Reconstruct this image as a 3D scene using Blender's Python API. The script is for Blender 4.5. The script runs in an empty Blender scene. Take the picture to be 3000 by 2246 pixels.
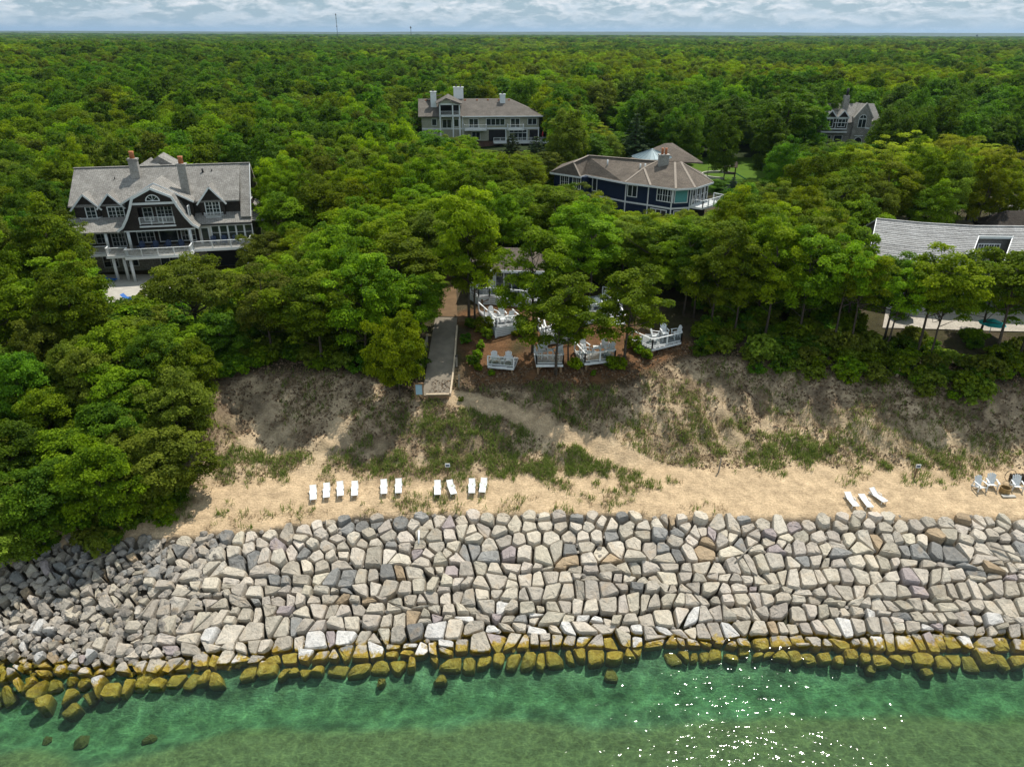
import bpy, bmesh, math, random
import numpy as np
from mathutils import Vector, Matrix

# ------------------------------------------------------------------ camera, sky, sun, exposure
SC = bpy.context.scene
COL = SC.collection
R = math.radians
CAM_H, PITCH, ROLL, FPX = 38.0, 26.25, 0.2, 2080.0
cam = bpy.data.cameras.new("camera")
cam.sensor_fit = 'HORIZONTAL'
cam.sensor_width = 36.0
cam.lens = 36.0 * FPX / 3000.0
cam.clip_start = 0.5
cam.clip_end = 80000.0
camo = bpy.data.objects.new("camera", cam)
COL.objects.link(camo)
CAM_M = Matrix.Translation((0, 0, CAM_H)) @ Matrix.Rotation(R(90 - PITCH), 4, 'X') @ Matrix.Rotation(R(ROLL), 4, 'Z')
camo.matrix_world = CAM_M
SC.camera = camo

SUN_EL, SUN_AZ = 62.0, 34.0            # azimuth clockwise from +Y
world = bpy.data.worlds.new("World")
SC.world = world
world.use_nodes = True
wn, wl = world.node_tree.nodes, world.node_tree.links
wn.clear()
w_out = wn.new("ShaderNodeOutputWorld")
w_bg = wn.new("ShaderNodeBackground")
w_sky = wn.new("ShaderNodeTexSky")
w_sky.sky_type = 'NISHITA'
w_sky.sun_disc = False
w_sky.sun_elevation = R(SUN_EL)
w_sky.sun_rotation = R(SUN_AZ)
w_sky.air_density = 1.0
w_sky.dust_density = 0.6
w_sky.ozone_density = 2.0
w_bg.inputs["Strength"].default_value = 0.056
tc = wn.new("ShaderNodeTexCoord")
mp = wn.new("ShaderNodeMapping")
mp.inputs["Scale"].default_value = (11.0, 11.0, 36.0)
mp.inputs["Location"].default_value = (3.1, 0.7, 0.35)
n1 = wn.new("ShaderNodeTexNoise")
n1.inputs["Scale"].default_value = 2.6
n1.inputs["Detail"].default_value = 7.0
n1.inputs["Roughness"].default_value = 0.58
n1.inputs["Distortion"].default_value = 0.25
cr = wn.new("ShaderNodeValToRGB")
cr.color_ramp.elements[0].position = 0.42
cr.color_ramp.elements[0].color = (0, 0, 0, 1)
cr.color_ramp.elements[1].position = 0.58
cr.color_ramp.elements[1].color = (1, 1, 1, 1)
# soft thin veil close to the horizon, cumulus above it
sep = wn.new("ShaderNodeSeparateXYZ")
mr = wn.new("ShaderNodeMapRange")
mr.inputs["From Min"].default_value = 0.004
mr.inputs["From Max"].default_value = 0.028
mr.inputs["To Min"].default_value = 0.35
mr.inputs["To Max"].default_value = 1.0
mul = wn.new("ShaderNodeMath"); mul.operation = 'MULTIPLY'
# grey bellies of the clouds
mp2 = wn.new("ShaderNodeMapping")
mp2.inputs["Scale"].default_value = (11.0, 11.0, 36.0)
mp2.inputs["Location"].default_value = (3.1, 0.7, 0.26)
n2 = wn.new("ShaderNodeTexNoise")
n2.inputs["Scale"].default_value = 2.6
n2.inputs["Detail"].default_value = 5.0
n2.inputs["Roughness"].default_value = 0.6
cr2 = wn.new("ShaderNodeValToRGB")
cr2.color_ramp.elements[0].position = 0.42
cr2.color_ramp.elements[0].color = (16.6, 16.9, 17.2, 1)
cr2.color_ramp.elements[1].position = 0.66
cr2.color_ramp.elements[1].color = (11.2, 13.0, 14.2, 1)
mix = wn.new("ShaderNodeMix"); mix.data_type = 'RGBA'
wl.new(tc.outputs["Generated"], mp.inputs["Vector"])
wl.new(tc.outputs["Generated"], mp2.inputs["Vector"])
wl.new(tc.outputs["Generated"], sep.inputs[0])
wl.new(mp.outputs[0], n1.inputs["Vector"])
wl.new(mp2.outputs[0], n2.inputs["Vector"])
wl.new(n1.outputs["Fac"], cr.inputs[0])
wl.new(n2.outputs["Fac"], cr2.inputs[0])
wl.new(sep.outputs["Z"], mr.inputs["Value"])
wl.new(cr.outputs["Color"], mul.inputs[0])
wl.new(mr.outputs[0], mul.inputs[1])
wl.new(mul.outputs[0], mix.inputs[0])
veil = wn.new("ShaderNodeMix"); veil.data_type = 'RGBA'; veil.inputs[0].default_value = 0.62
veil.inputs[7].default_value = (7.6, 11.2, 13.8, 1)
wl.new(w_sky.outputs[0], veil.inputs[6])
wl.new(veil.outputs[2], mix.inputs[6])
wl.new(cr2.outputs["Color"], mix.inputs[7])
wl.new(mix.outputs[2], w_bg.inputs["Color"])
wl.new(w_bg.outputs[0], w_out.inputs["Surface"])

sun = bpy.data.lights.new("sun", 'SUN')
sun.energy = 5.0
sun.angle = R(0.53)
sun.color = (1.0, 0.94, 0.84)
suno = bpy.data.objects.new("sun", sun)
COL.objects.link(suno)
SUN_DIR = Vector((math.sin(R(SUN_AZ)) * math.cos(R(SUN_EL)), math.cos(R(SUN_AZ)) * math.cos(R(SUN_EL)), math.sin(R(SUN_EL))))
suno.rotation_euler = SUN_DIR.to_track_quat('Z', 'Y').to_euler()
suno.location = (60, 60, 120)
SC.view_settings.view_transform = 'Standard'
SC.view_settings.look = 'None'
SC.view_settings.gamma = 1.0
SC.view_settings.use_curve_mapping = False
SC.view_settings.exposure = 0.0
SC.cycles.use_denoising = True
SC.cycles.max_bounces = 6
SC.cycles.diffuse_bounces = 3
SC.cycles.glossy_bounces = 2
SC.cycles.transmission_bounces = 4
SC.cycles.transparent_max_bounces = 12
SC.cycles.volume_bounces = 0
SC.cycles.sample_clamp_direct = 0.0
SC.cycles.sample_clamp_indirect = 4.0

# ------------------------------------------------------------------ measuring helpers
M3 = np.array(CAM_M.to_3x3())
def ray(px, py):
    d = np.array([(px - 1500.0) / FPX, -(py - 1123.0) / FPX, -1.0])
    d = M3 @ d
    return d / np.linalg.norm(d)
def W(px, py, z):
    "world point on the level plane z seen at photo pixel (px, py)"
    d = ray(px, py)
    t = (z - CAM_H) / d[2]
    return np.array([d[0] * t, d[1] * t, z])
def WY(px, py, y):
    d = ray(px, py)
    t = y / d[1]
    return np.array([d[0] * t, y, CAM_H + d[2] * t])
def proj(p):
    q = M3.T @ (np.array(p, float) - np.array([0, 0, CAM_H]))
    return np.array([1500 + FPX * q[0] / -q[2], 1123 - FPX * q[1] / -q[2], -q[2]])

# numpy value noise
def _hash(ix, iy, seed):
    h = (ix.astype(np.int64) * 374761393 + iy.astype(np.int64) * 668265263 + seed * 1442695041) & 0xFFFFFFFF
    h = ((h ^ (h >> 13)) * 1274126177) & 0xFFFFFFFF
    return ((h ^ (h >> 16)) & 0xFFFF) / 65535.0
def vnoise(x, y, seed=0):
    x = np.asarray(x, float); y = np.asarray(y, float)
    x0, y0 = np.floor(x), np.floor(y)
    fx, fy = x - x0, y - y0
    fx = fx * fx * (3 - 2 * fx); fy = fy * fy * (3 - 2 * fy)
    a, b = _hash(x0, y0, seed), _hash(x0 + 1, y0, seed)
    c, d = _hash(x0, y0 + 1, seed), _hash(x0 + 1, y0 + 1, seed)
    return (a * (1 - fx) + b * fx) * (1 - fy) + (c * (1 - fx) + d * fx) * fy
def fbm(x, y, seed=0, oct=4):
    s, a, t = 0.0, 0.5, 0.0
    for k in range(oct):
        s = s + a * vnoise(np.asarray(x) * 2 ** k, np.asarray(y) * 2 ** k, seed + k * 17)
        t += a; a *= 0.5
    return s / t
def sstep(a, b, v):
    t = np.clip((np.asarray(v, float) - a) / (b - a), 0, 1)
    return t * t * (3 - 2 * t)

# ------------------------------------------------------------------ terrain profile
def poly_xy(pts, z):
    p = np.array([W(a, b, z if not hasattr(z, '__len__') else z[i]) for i, (a, b) in enumerate(pts)])
    return p[np.argsort(p[:, 0])]
P_WATER = poly_xy([(-500, 1945), (0, 1940), (410, 1950), (800, 1915), (1500, 1880), (2300, 1866), (3000, 1880), (3600, 1890)], 0.0)
Z_ROCK, Z_BACK = 3.2, 3.9
P_ROCK = poly_xy([(-500, 1610), (0, 1600), (200, 1590), (540, 1562), (760, 1546), (1030, 1508), (1356, 1496), (2034, 1506), (3000, 1508), (3600, 1510)], Z_ROCK)
P_BACK = poly_xy([(-500, 1570), (0, 1565), (400, 1530), (600, 1455), (880, 1398), (1300, 1400), (1700, 1400), (2100, 1387), (2600, 1387), (3000, 1392), (3600, 1395)], Z_BACK)
_crest = [(-500, 1150, 8.0), (0, 1150, 8.0), (430, 1150, 8.2), (620, 1105, 8.6), (720, 1085, 8.7), (1050, 1085, 8.7), (1150, 1135, 8.2), (1240, 1172, 7.6), (1330, 1172, 7.6),
          (1450, 1125, 8.2), (1640, 1128, 8.4), (1830, 1132, 8.4), (1940, 1065, 9.0), (2050, 1032, 9.4), (2300, 1060, 9.2), (2500, 1090, 8.9), (2750, 1118, 8.6), (3000, 1122, 8.6), (3600, 1125, 8.6)]
P_CREST = poly_xy([(a, b) for a, b, _ in _crest], [c for _, _, c in _crest])
def _ip(P, x, k=1):
    return np.interp(x, P[:, 0], P[:, k])
def y_water(x): return _ip(P_WATER, x)
def y_rock(x): return _ip(P_ROCK, x)
def y_back(x): return _ip(P_BACK, x)
def y_crest(x): return _ip(P_CREST, x)
def ground(x, y, rough=True):
    x = np.asarray(x, float); y = np.asarray(y, float)
    yw, yr, yb, yc = y_water(x), y_rock(x), y_back(x), y_crest(x)
    zc = _ip(P_CREST, x, 2)
    wob = (fbm(x * 0.16, y * 0.0 + 3.3, 5, 3) - 0.5) * 1.6 * sstep(-70, -60, x) if rough else 0.0
    yc = yc + wob * 0.5
    yb = np.minimum(yb, yc - 3.0)
    z = np.full(np.broadcast(x, y).shape, 0.0)
    # lake bed: rocky toe, trench, then the sand bar
    o = yw - y
    bed = -0.6 - 0.32 * np.clip(o, 0, 3.4) + 0.5 * sstep(4.2 + 1.0 * (vnoise(x * 0.16, x * 0, 8) - .5) * 2, 6.4, o) - 0.012 * np.clip(o - 7, 0, 60)
    # under the stones the core lies lower
    t1 = np.clip((y - yw) / np.maximum(yr - yw, .1), 0, 1)
    core = -0.5 + (Z_ROCK + 0.0 + 0.5) * t1
    core = core - 0.35 * (1 - sstep(0.9, 1.0, t1))
    t2 = np.clip((y - yr) / np.maximum(yb - yr, .1), 0, 1)
    sand = Z_ROCK + (Z_BACK - Z_ROCK) * t2
    t3 = np.clip((y - yb) / np.maximum(yc - yb, .1), 0, 1)
    # face of the bluff: flat foot, steep head
    prof = 0.42 * t3 + 0.58 * t3 ** 2.0
    prof = prof * 0.75 + 0.25 * sstep(0, 1, t3)
    bluff = Z_BACK + (zc - Z_BACK) * prof
    if rough:
        gul = (fbm(x * 0.45 + 0.06 * y, y * 0.12, 11, 4) - 0.5)
        bluff = bluff + gul * 2.4 * np.sin(np.pi * t3) + (fbm(x * 0.9, y * 0.9, 21, 4) - .5) * 1.3 * np.sin(np.pi * np.clip(t3, 0, 1))
        sand = sand + (fbm(x * 0.5, y * 0.5, 31, 3) - .5) * 0.18
    zp = 8.9 + 1.6 * sstep(-27, -10, x) + 1.5 * np.exp(-((x - 4) / 16.0) ** 2) + 0.7 * sstep(20, 40, x)
    t4 = np.clip((y - yc) / 22.0, 0, 1)
    top = zc + (zp - zc) * (t4 * (2 - t4))
    top = top + (1.0 + 1.2 * sstep(-10, -40, x)) * sstep(105, 170, y) + (fbm(x * 0.02, y * 0.02, 41, 3) - 0.5) * 2.0 * sstep(120, 240, y)
    top = top + 5.0 * np.exp(-(((x + 330) / 260.0) ** 2 + ((y - 560) / 260.0) ** 2))
    top = top + (fbm(x * 0.0022 + 4.1, y * 0.0022, 47, 3) - 0.5) * 11.0 * sstep(300, 900, y)
    z = np.where(y < yw, bed, np.where(y < yr, core, np.where(y < yb, sand, np.where(y < yc, bluff, top))))
    return z
def g1(x, y):
    return float(ground(np.array([x]), np.array([y]))[0])
def G(px, py):
    "point of the ground seen at a photo pixel"
    d = ray(px, py)
    t = np.linspace(20, 420, 1601)
    z = CAM_H + d[2] * t - ground(d[0] * t, d[1] * t)
    i = int(np.argmax(z < 0))
    if i == 0: i = len(t) - 1
    a, b = t[i - 1], t[i]
    za, zb = z[i - 1], z[i]
    tt = a + (b - a) * za / (za - zb) if za != zb else a
    return np.array([d[0] * tt, d[1] * tt, CAM_H + d[2] * tt])

# ------------------------------------------------------------------ object helpers
def tag(o, label=None, cat=None, group=None, kind=None):
    if label: o["label"] = label
    if cat: o["category"] = cat
    if group: o["group"] = group
    if kind: o["kind"] = kind
    return o
def empty(name, loc, rz=0.0, label=None, cat=None, group=None):
    o = bpy.data.objects.new(name, None)
    o.empty_display_size = 0.3
    o.location = loc
    o.rotation_euler = (0, 0, rz)
    COL.objects.link(o)
    return tag(o, label, cat, group)
def kids_map():
    m = {}
    for o in bpy.data.objects:
        if o.parent: m.setdefault(o.parent.name, []).append(o)
    return m
def copy_tree(o, parent=None):
    c = o.copy()
    COL.objects.link(c)
    if parent is not None:
        c.parent = parent
    for ch in o.children:
        copy_tree(ch, c)
    return c

class MB:
    "collects boxes, prisms and tubes; build() links them as one mesh object"
    def __init__(s): s.v, s.f, s.sm = [], [], []
    def add(s, vs, fs, smooth=False):
        n = len(s.v)
        s.v.extend([tuple(map(float, p)) for p in vs])
        for f in fs:
            s.f.append(tuple(i + n for i in f)); s.sm.append(smooth)
        return s
    def box(s, x0, x1, y0, y1, z0, z1):
        vs = [(x0, y0, z0), (x1, y0, z0), (x1, y1, z0), (x0, y1, z0), (x0, y0, z1), (x1, y0, z1), (x1, y1, z1), (x0, y1, z1)]
        return s.add(vs, [(0, 3, 2, 1), (4, 5, 6, 7), (0, 1, 5, 4), (1, 2, 6, 5), (2, 3, 7, 6), (3, 0, 4, 7)])
    def prism(s, pts, vec):
        "polygon of 3-D points extruded along vec"
        n = len(pts); vec = np.array(vec, float)
        a = [np.array(p, float) for p in pts]
        vs = a + [p + vec for p in a]
        fs = [tuple(range(n - 1, -1, -1)), tuple(range(n, 2 * n))]
        fs += [(i, (i + 1) % n, n + (i + 1) % n, n + i) for i in range(n)]
        return s.add(vs, fs)
    def slab(s, pts, th):
        "roof plane: polygon thickened downwards"
        return s.prism(pts, (0, 0, -th))
    def bar(s, a, b, w, h=None, up=(0, 0, 1)):
        "square bar from a to b"
        h = h or w
        a, b = Vector(a), Vector(b)
        d = (b - a).normalized(); u = Vector(up)
        if abs(d.dot(u)) > 0.98: u = Vector((0, 1, 0))
        r = d.cross(u).normalized(); u = r.cross(d)
        q = [r * (-w / 2) + u * (-h / 2), r * (w / 2) + u * (-h / 2), r * (w / 2) + u * (h / 2), r * (-w / 2) + u * (h / 2)]
        vs = [a + k for k in q] + [b + k for k in q]
        return s.add(vs, [(0, 1, 2, 3), (7, 6, 5, 4), (1, 0, 4, 5), (2, 1, 5, 6), (3, 2, 6, 7), (0, 3, 7, 4)])
    def tube(s, pts, rad, n=8, cap=True, smooth=True):
        pts = [Vector(p) for p in pts]
        if not hasattr(rad, '__len__'): rad = [rad] * len(pts)
        vs = []
        d0 = (pts[1] - pts[0]).normalized()
        ref = Vector((0, 0, 1)) if abs(d0.z) < 0.9 else Vector((1, 0, 0))
        for i, p in enumerate(pts):
            d = (pts[min(i + 1, len(pts) - 1)] - pts[max(i - 1, 0)]).normalized()
            r = d.cross(ref).normalized(); u = r.cross(d)
            for k in range(n):
                a = 2 * math.pi * k / n
                vs.append(p + (r * math.cos(a) + u * math.sin(a)) * rad[i])
        fs = []
        for i in range(len(pts) - 1):
            for k in range(n):
                fs.append((i * n + k, i * n + (k + 1) % n, (i + 1) * n + (k + 1) % n, (i + 1) * n + k))
        s.add(vs, fs, smooth)
        if cap:
            m = len(s.v) - len(vs)
            s.f.append(tuple(m + k for k in range(n))[::-1]); s.sm.append(False)
            s.f.append(tuple(m + (len(pts) - 1) * n + k for k in range(n))); s.sm.append(False)
        return s
    def ring(s, c, r0, r1, z0, z1, n=20):
        vs, fs = [], []
        for k in range(n):
            a = 2 * math.pi * k / n; ca, sa = math.cos(a), math.sin(a)
            vs += [(c[0] + r1 * ca, c[1] + r1 * sa, z0), (c[0] + r1 * ca, c[1] + r1 * sa, z1), (c[0] + r0 * ca, c[1] + r0 * sa, z1), (c[0] + r0 * ca, c[1] + r0 * sa, z0)]
        for k in range(n):
            a, b = 4 * k, 4 * ((k + 1) % n)
            for j in range(4):
                fs.append((a + j, b + j, b + (j + 1) % 4, a + (j + 1) % 4))
        return s.add(vs, fs)
    def mesh(s, name):
        me = bpy.data.meshes.new(name)
        me.from_pydata(s.v, [], s.f)
        me.polygons.foreach_set("use_smooth", s.sm)
        bm = bmesh.new(); bm.from_mesh(me)
        bmesh.ops.recalc_face_normals(bm, faces=bm.faces)
        bm.to_mesh(me); bm.free()
        me.update()
        return me
    def build(s, name, mat, parent=None, label=None, kind=None):
        me = s.mesh(name)
        me.materials.append(mat)
        return link_mesh(name, me, parent, label, kind)
def link_mesh(name, me, parent=None, label=None, kind=None):
    o = bpy.data.objects.new(name, me)
    COL.objects.link(o)
    if parent is not None: o.parent = parent
    return tag(o, label, None, None, kind)
def fast_mesh(name, verts, faces4, mat, attrs=None, smooth=False, n=4):
    "numpy verts (N,3) and faces (F,n)"
    me = bpy.data.meshes.new(name)
    verts = np.ascontiguousarray(verts, np.float32); faces4 = np.ascontiguousarray(faces4, np.int32)
    me.vertices.add(len(verts)); me.vertices.foreach_set("co", verts.ravel())
    me.loops.add(faces4.size); me.loops.foreach_set("vertex_index", faces4.ravel())
    me.polygons.add(len(faces4))
    me.polygons.foreach_set("loop_start", np.arange(0, faces4.size, n, dtype=np.int32))
    me.polygons.foreach_set("loop_total", np.full(len(faces4), n, np.int32))
    me.polygons.foreach_set("use_smooth", np.full(len(faces4), smooth))
    if mat: me.materials.append(mat)
    for k, a in (attrs or {}).items():
        a = np.ascontiguousarray(a, np.float32)
        if a.ndim == 1:
            at = me.attributes.new(k, 'FLOAT', 'POINT'); at.data.foreach_set("value", a)
        else:
            at = me.attributes.new(k, 'FLOAT_COLOR', 'POINT')
            if a.shape[1] == 3: a = np.c_[a, np.ones(len(a), np.float32)]
            at.data.foreach_set("color", np.ascontiguousarray(a, np.float32).ravel())
    me.update(calc_edges=True)
    return me

# ------------------------------------------------------------------ material helpers
def new_mat(name):
    m = bpy.data.materials.new(name)
    m.use_nodes = True
    nt = m.node_tree
    b = nt.nodes["Principled BSDF"]
    return m, nt, b
def N(nt, t, **kw):
    n = nt.nodes.new(t)
    for k, v in kw.items():
        if hasattr(n, k) and k not in n.inputs: setattr(n, k, v)
        else: n.inputs[k].default_value = v
    return n
def ramp(nt, fac, stops):
    r = nt.nodes.new("ShaderNodeValToRGB")
    e = r.color_ramp.elements
    while len(e) < len(stops): e.new(0.5)
    for i, (p, c) in enumerate(stops):
        e[i].position = p
        e[i].color = c if len(c) == 4 else (*c, 1)
    nt.links.new(fac, r.inputs[0])
    return r.outputs[0]
def mixc(nt, fac, a, b, mode='MIX'):
    m = nt.nodes.new("ShaderNodeMix"); m.data_type = 'RGBA'; m.blend_type = mode
    for i, v in ((0, fac), (6, a), (7, b)):
        if isinstance(v, (int, float)): m.inputs[i].default_value = v
        elif isinstance(v, tuple): m.inputs[i].default_value = (*v[:3], 1)
        else: nt.links.new(v, m.inputs[i])
    return m.outputs[2]
def math_n(nt, op, a, b=0.0, c=0.0):
    m = nt.nodes.new("ShaderNodeMath"); m.operation = op
    for i, v in ((0, a), (1, b), (2, c)):
        if isinstance(v, (int, float)): m.inputs[i].default_value = v
        else: nt.links.new(v, m.inputs[i])
    return m.outputs[0]
def noise(nt, vec, scale, detail=4, rough=0.55, out="Fac", dist=0.0):
    n = nt.nodes.new("ShaderNodeTexNoise")
    n.inputs["Scale"].default_value = scale; n.inputs["Detail"].default_value = detail
    n.inputs["Roughness"].default_value = rough; n.inputs["Distortion"].default_value = dist
    if vec is not None: nt.links.new(vec, n.inputs["Vector"])
    return n.outputs[out]
def pos(nt): return nt.nodes.new("ShaderNodeNewGeometry").outputs["Position"]
def objc(nt): return nt.nodes.new("ShaderNodeTexCoord").outputs["Object"]
def scaled(nt, vec, s):
    m = nt.nodes.new("ShaderNodeMapping"); m.inputs["Scale"].default_value = s
    nt.links.new(vec, m.inputs["Vector"]); return m.outputs[0]
def bump(nt, bsdf, h, strength=0.4, dist=0.05):
    b = nt.nodes.new("ShaderNodeBump")
    b.inputs["Strength"].default_value = strength; b.inputs["Distance"].default_value = dist
    nt.links.new(h, b.inputs["Height"]); nt.links.new(b.outputs[0], bsdf.inputs["Normal"])
def attr(nt, name, out="Color"):
    a = nt.nodes.new("ShaderNodeAttribute"); a.attribute_name = name
    return a.outputs[out]
MATS = {}
def plain(name, col, rough=0.6, var=0.12, scale=3.0, spec=0.4, metal=0.0, bmp=0.0):
    "painted or natural surface with faint wear"
    if name in MATS: return MATS[name]
    m, nt, b = new_mat(name)
    f = noise(nt, objc(nt), scale, 5, 0.6)
    lo = tuple(c * (1 - var) for c in col); hi = tuple(min(1, c * (1 + var)) for c in col)
    nt.links.new(ramp(nt, f, [(0.3, lo), (0.7, hi)]), b.inputs["Base Color"])
    b.inputs["Roughness"].default_value = rough
    b.inputs["Specular IOR Level"].default_value = spec
    b.inputs["Metallic"].default_value = metal
    if bmp: bump(nt, b, noise(nt, objc(nt), scale * 4, 4), bmp, 0.02)
    MATS[name] = m
    return m
# ------------------------------------------------------------------ ground sheet
def axis(lo, hi, step, far, grow=1.18):
    a = list(np.arange(lo, hi + 1e-6, step))
    s = step; v = hi
    while v < far:
        s *= grow; v += s; a.append(v)
    s = step; v = lo
    while v > -far:
        s *= grow; v -= s; a.insert(0, v)
    return np.array(a)
gx = axis(-66, 72, 0.42, 40000)
gy = axis(24, 102, 0.36, 40000)
GX, GY = np.meshgrid(gx, gy)
X, Y = GX.ravel(), GY.ravel()
Z = ground(X, Y)
# beyond the built wood the sheet is the top of the far canopy
far = sstep(4300, 5200, np.hypot(X, Y)) * (Y > 0)
Z = Z + far * 11.0
nx, ny = len(gx), len(gy)
idx = np.arange(nx * ny).reshape(ny, nx)
faces = np.stack([idx[:-1, :-1], idx[:-1, 1:], idx[1:, 1:], idx[1:, :-1]], -1).reshape(-1, 4)
yw, yr, yb, yc = y_water(X), y_rock(X), y_back(X), y_crest(X)
n_big, n_mid, n_fine = fbm(X * .12, Y * .12, 51), fbm(X * .5, Y * .5, 52), fbm(X * 1.3, Y * 1.3, 53, 3)
C_SAND = np.array([.525, .395, .25]); C_DRY = np.array([.52, .405, .265]); C_LITTER = np.array([.10, .074, .05])
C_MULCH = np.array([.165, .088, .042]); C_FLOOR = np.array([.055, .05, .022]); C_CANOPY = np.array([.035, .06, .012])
C_BED = np.array([.138, .170, .098]); C_PEB = np.array([.105, .20, .14]); C_CORE = np.array([.10, .085, .065])
col = np.tile(C_SAND, (len(X), 1)) * (0.92 + 0.16 * n_mid)[:, None]
def blend(m, c):
    global col
    m = np.clip(m, 0, 1)[:, None]
    col = col * (1 - m) + np.array(c) * m
t3 = np.clip((Y - yb) / np.maximum(yc - yb, .1), 0, 1.0)
sl = sstep(0.02, 0.25, t3)
blend(sl * 0.85, C_DRY)
def pxmask(pts, soft=1.0):
    "soft union of discs given as photo pixels and a radius in metres"
    m = np.zeros(len(X))
    for px, py, r in pts:
        c = G(px, py)
        d = np.hypot(X - c[0], (Y - c[1]) * 1.0)
        m = np.maximum(m, 1 - sstep(r * 0.55, r * 1.15, d + (n_mid - .5) * 2.2 * soft))
    return m
# dead leaves and thin soil on the face of the bluff
lit = pxmask([(1120, 1290, 3.0), (1250, 1270, 4.5), (1330, 1310, 4.0), (1420, 1290, 3.4), (1040, 1330, 2.2), (1180, 1360, 3.0), (640, 1220, 3.0), (630, 1300, 2.4),
              (1560, 1180, 2.6), (1720, 1200, 3.0), (1480, 1150, 2.2), (900, 1270, 1.6), (2200, 1180, 2.6), (2420, 1180, 2.2), (2600, 1200, 2.2), (2850, 1200, 2.6), (2900, 1150, 2.4), (2000, 1130, 2.0)])
blend(lit * (0.25 + 0.55 * sstep(.42, .62, n_fine)), (.15, .105, .065))
blend(sl * 0.55 * sstep(.52, .66, n_mid), (.17, .135, .08))
blend(sstep(.42, .85, t3 + (n_mid - .5) * .7) * sstep(.40, .58, n_fine) * .62 * (t3 < 1), (.15, .115, .08))
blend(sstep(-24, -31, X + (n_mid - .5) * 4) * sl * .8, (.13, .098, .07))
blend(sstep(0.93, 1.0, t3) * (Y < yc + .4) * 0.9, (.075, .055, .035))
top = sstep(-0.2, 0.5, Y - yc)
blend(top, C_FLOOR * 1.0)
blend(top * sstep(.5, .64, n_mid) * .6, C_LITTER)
# bark mulch among the seating decks
deck_zone = pxmask([(1440, 1080, 3.2), (1420, 1010, 3.0), (1500, 950, 3.5), (1480, 880, 3.6), (1570, 1080, 3.4), (1700, 1095, 3.2), (1640, 1000, 4), (1800, 1050, 3.6), (1870, 1010, 3.4),
                    (1900, 1045, 2.8), (1960, 1010, 3.0), (1520, 900, 3.0), (1760, 960, 4.5), (1380, 930, 2.2), (1650, 900, 3.5)], 0.5)
blend(deck_zone * top, C_MULCH * 1.0)
blend(deck_zone * top * sstep(.5, .7, n_fine) * .5, C_MULCH * .55)
# sandy track from the path end down to the beach
track = np.zeros(len(X))
tp = np.array([G(a, b)[:2] for a, b in [(1335, 1165), (1390, 1175), (1450, 1190), (1530, 1225), (1620, 1265), (1720, 1300), (1820, 1335), (1930, 1375), (2050, 1400)]])
def seg_dist(P, x, y):
    d = np.full(len(x), 1e9)
    for a, b in zip(P[:-1], P[1:]):
        ab = b - a; L = ab @ ab
        t = np.clip(((x - a[0]) * ab[0] + (y - a[1]) * ab[1]) / L, 0, 1)
        d = np.minimum(d, np.hypot(x - a[0] - ab[0] * t, y - a[1] - ab[1] * t))
    return d
track = 1 - sstep(0.5, 1.25, seg_dist(tp, X, Y) + (n_mid - .5) * .6)
blend(track, C_SAND * .95)
# lake bed and stone core
o = yw - Y
blend((Y < yr - 0.2) * 1.0, C_CORE)
peb = sstep(1.0, 0.0, (o - 4.7 + (n_big - .5) * 4.5) / 1.1)
blend((o > -0.5) * 1.0, C_BED * (1))
blend((o > -0.5) * (peb * (0.75 + .25 * n_fine)), C_PEB)
mott = np.where((o > -0.5), .25 + 1.5 * fbm(X * 1.5, Y * 1.5, 57, 2), 1.0) * peb + (1 - peb)
col = np.where((o > -0.5)[:, None], col * mott[:, None], col)
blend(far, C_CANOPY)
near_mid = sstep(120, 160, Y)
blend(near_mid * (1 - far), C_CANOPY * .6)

m, nt, b = new_mat("ground_soil_and_sand")
P_ = pos(nt)
base = attr(nt, "Col")
f1 = noise(nt, P_, 1.1, 6, 0.62)
f2 = noise(nt, P_, 7.0, 5, 0.65)
f3 = noise(nt, scaled(nt, P_, (1.0, 2.6, 1.0)), 2.6, 4, 0.6)
c = mixc(nt, 1.0, base, ramp(nt, f1, [(.3, (.70, .69, .68)), (.7, (1.24, 1.24, 1.24))]), 'MULTIPLY')
c = mixc(nt, 1.0, c, ramp(nt, f2, [(.32, (.72, .70, .68)), (.62, (1.12, 1.12, 1.12))]), 'MULTIPLY')
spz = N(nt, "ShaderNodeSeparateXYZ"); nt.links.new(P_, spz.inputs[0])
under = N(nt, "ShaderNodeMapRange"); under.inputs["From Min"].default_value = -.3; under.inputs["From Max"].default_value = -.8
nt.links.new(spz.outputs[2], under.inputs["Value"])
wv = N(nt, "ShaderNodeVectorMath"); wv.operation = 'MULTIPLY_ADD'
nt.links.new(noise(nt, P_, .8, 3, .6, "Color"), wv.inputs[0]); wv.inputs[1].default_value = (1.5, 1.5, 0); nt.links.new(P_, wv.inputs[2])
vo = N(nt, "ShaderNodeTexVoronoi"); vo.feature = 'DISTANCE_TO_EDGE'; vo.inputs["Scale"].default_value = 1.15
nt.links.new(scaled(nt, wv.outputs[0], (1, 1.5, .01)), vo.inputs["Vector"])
caustic_net = ramp(nt, vo.outputs["Distance"], [(.0, (1.45, 1.42, 1.3)), (.06, (1.12, 1.12, 1.1)), (.22, (.93, .94, .95))])  # caustic light lines painted into the colour of the submerged bed
c = mixc(nt, under.outputs[0], c, mixc(nt, 1.0, c, caustic_net, 'MULTIPLY'))
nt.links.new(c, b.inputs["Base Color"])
b.inputs["Roughness"].default_value = 0.9
b.inputs["Specular IOR Level"].default_value = 0.15
h = math_n(nt, 'ADD', math_n(nt, 'MULTIPLY', f3, 0.9), math_n(nt, 'MULTIPLY', f2, 0.45))
bump(nt, b, h, 0.8, 0.18)
M_GROUND = m
me = fast_mesh("ground", np.c_[X, Y, Z], faces, M_GROUND, {"Col": col}, True)
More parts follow.
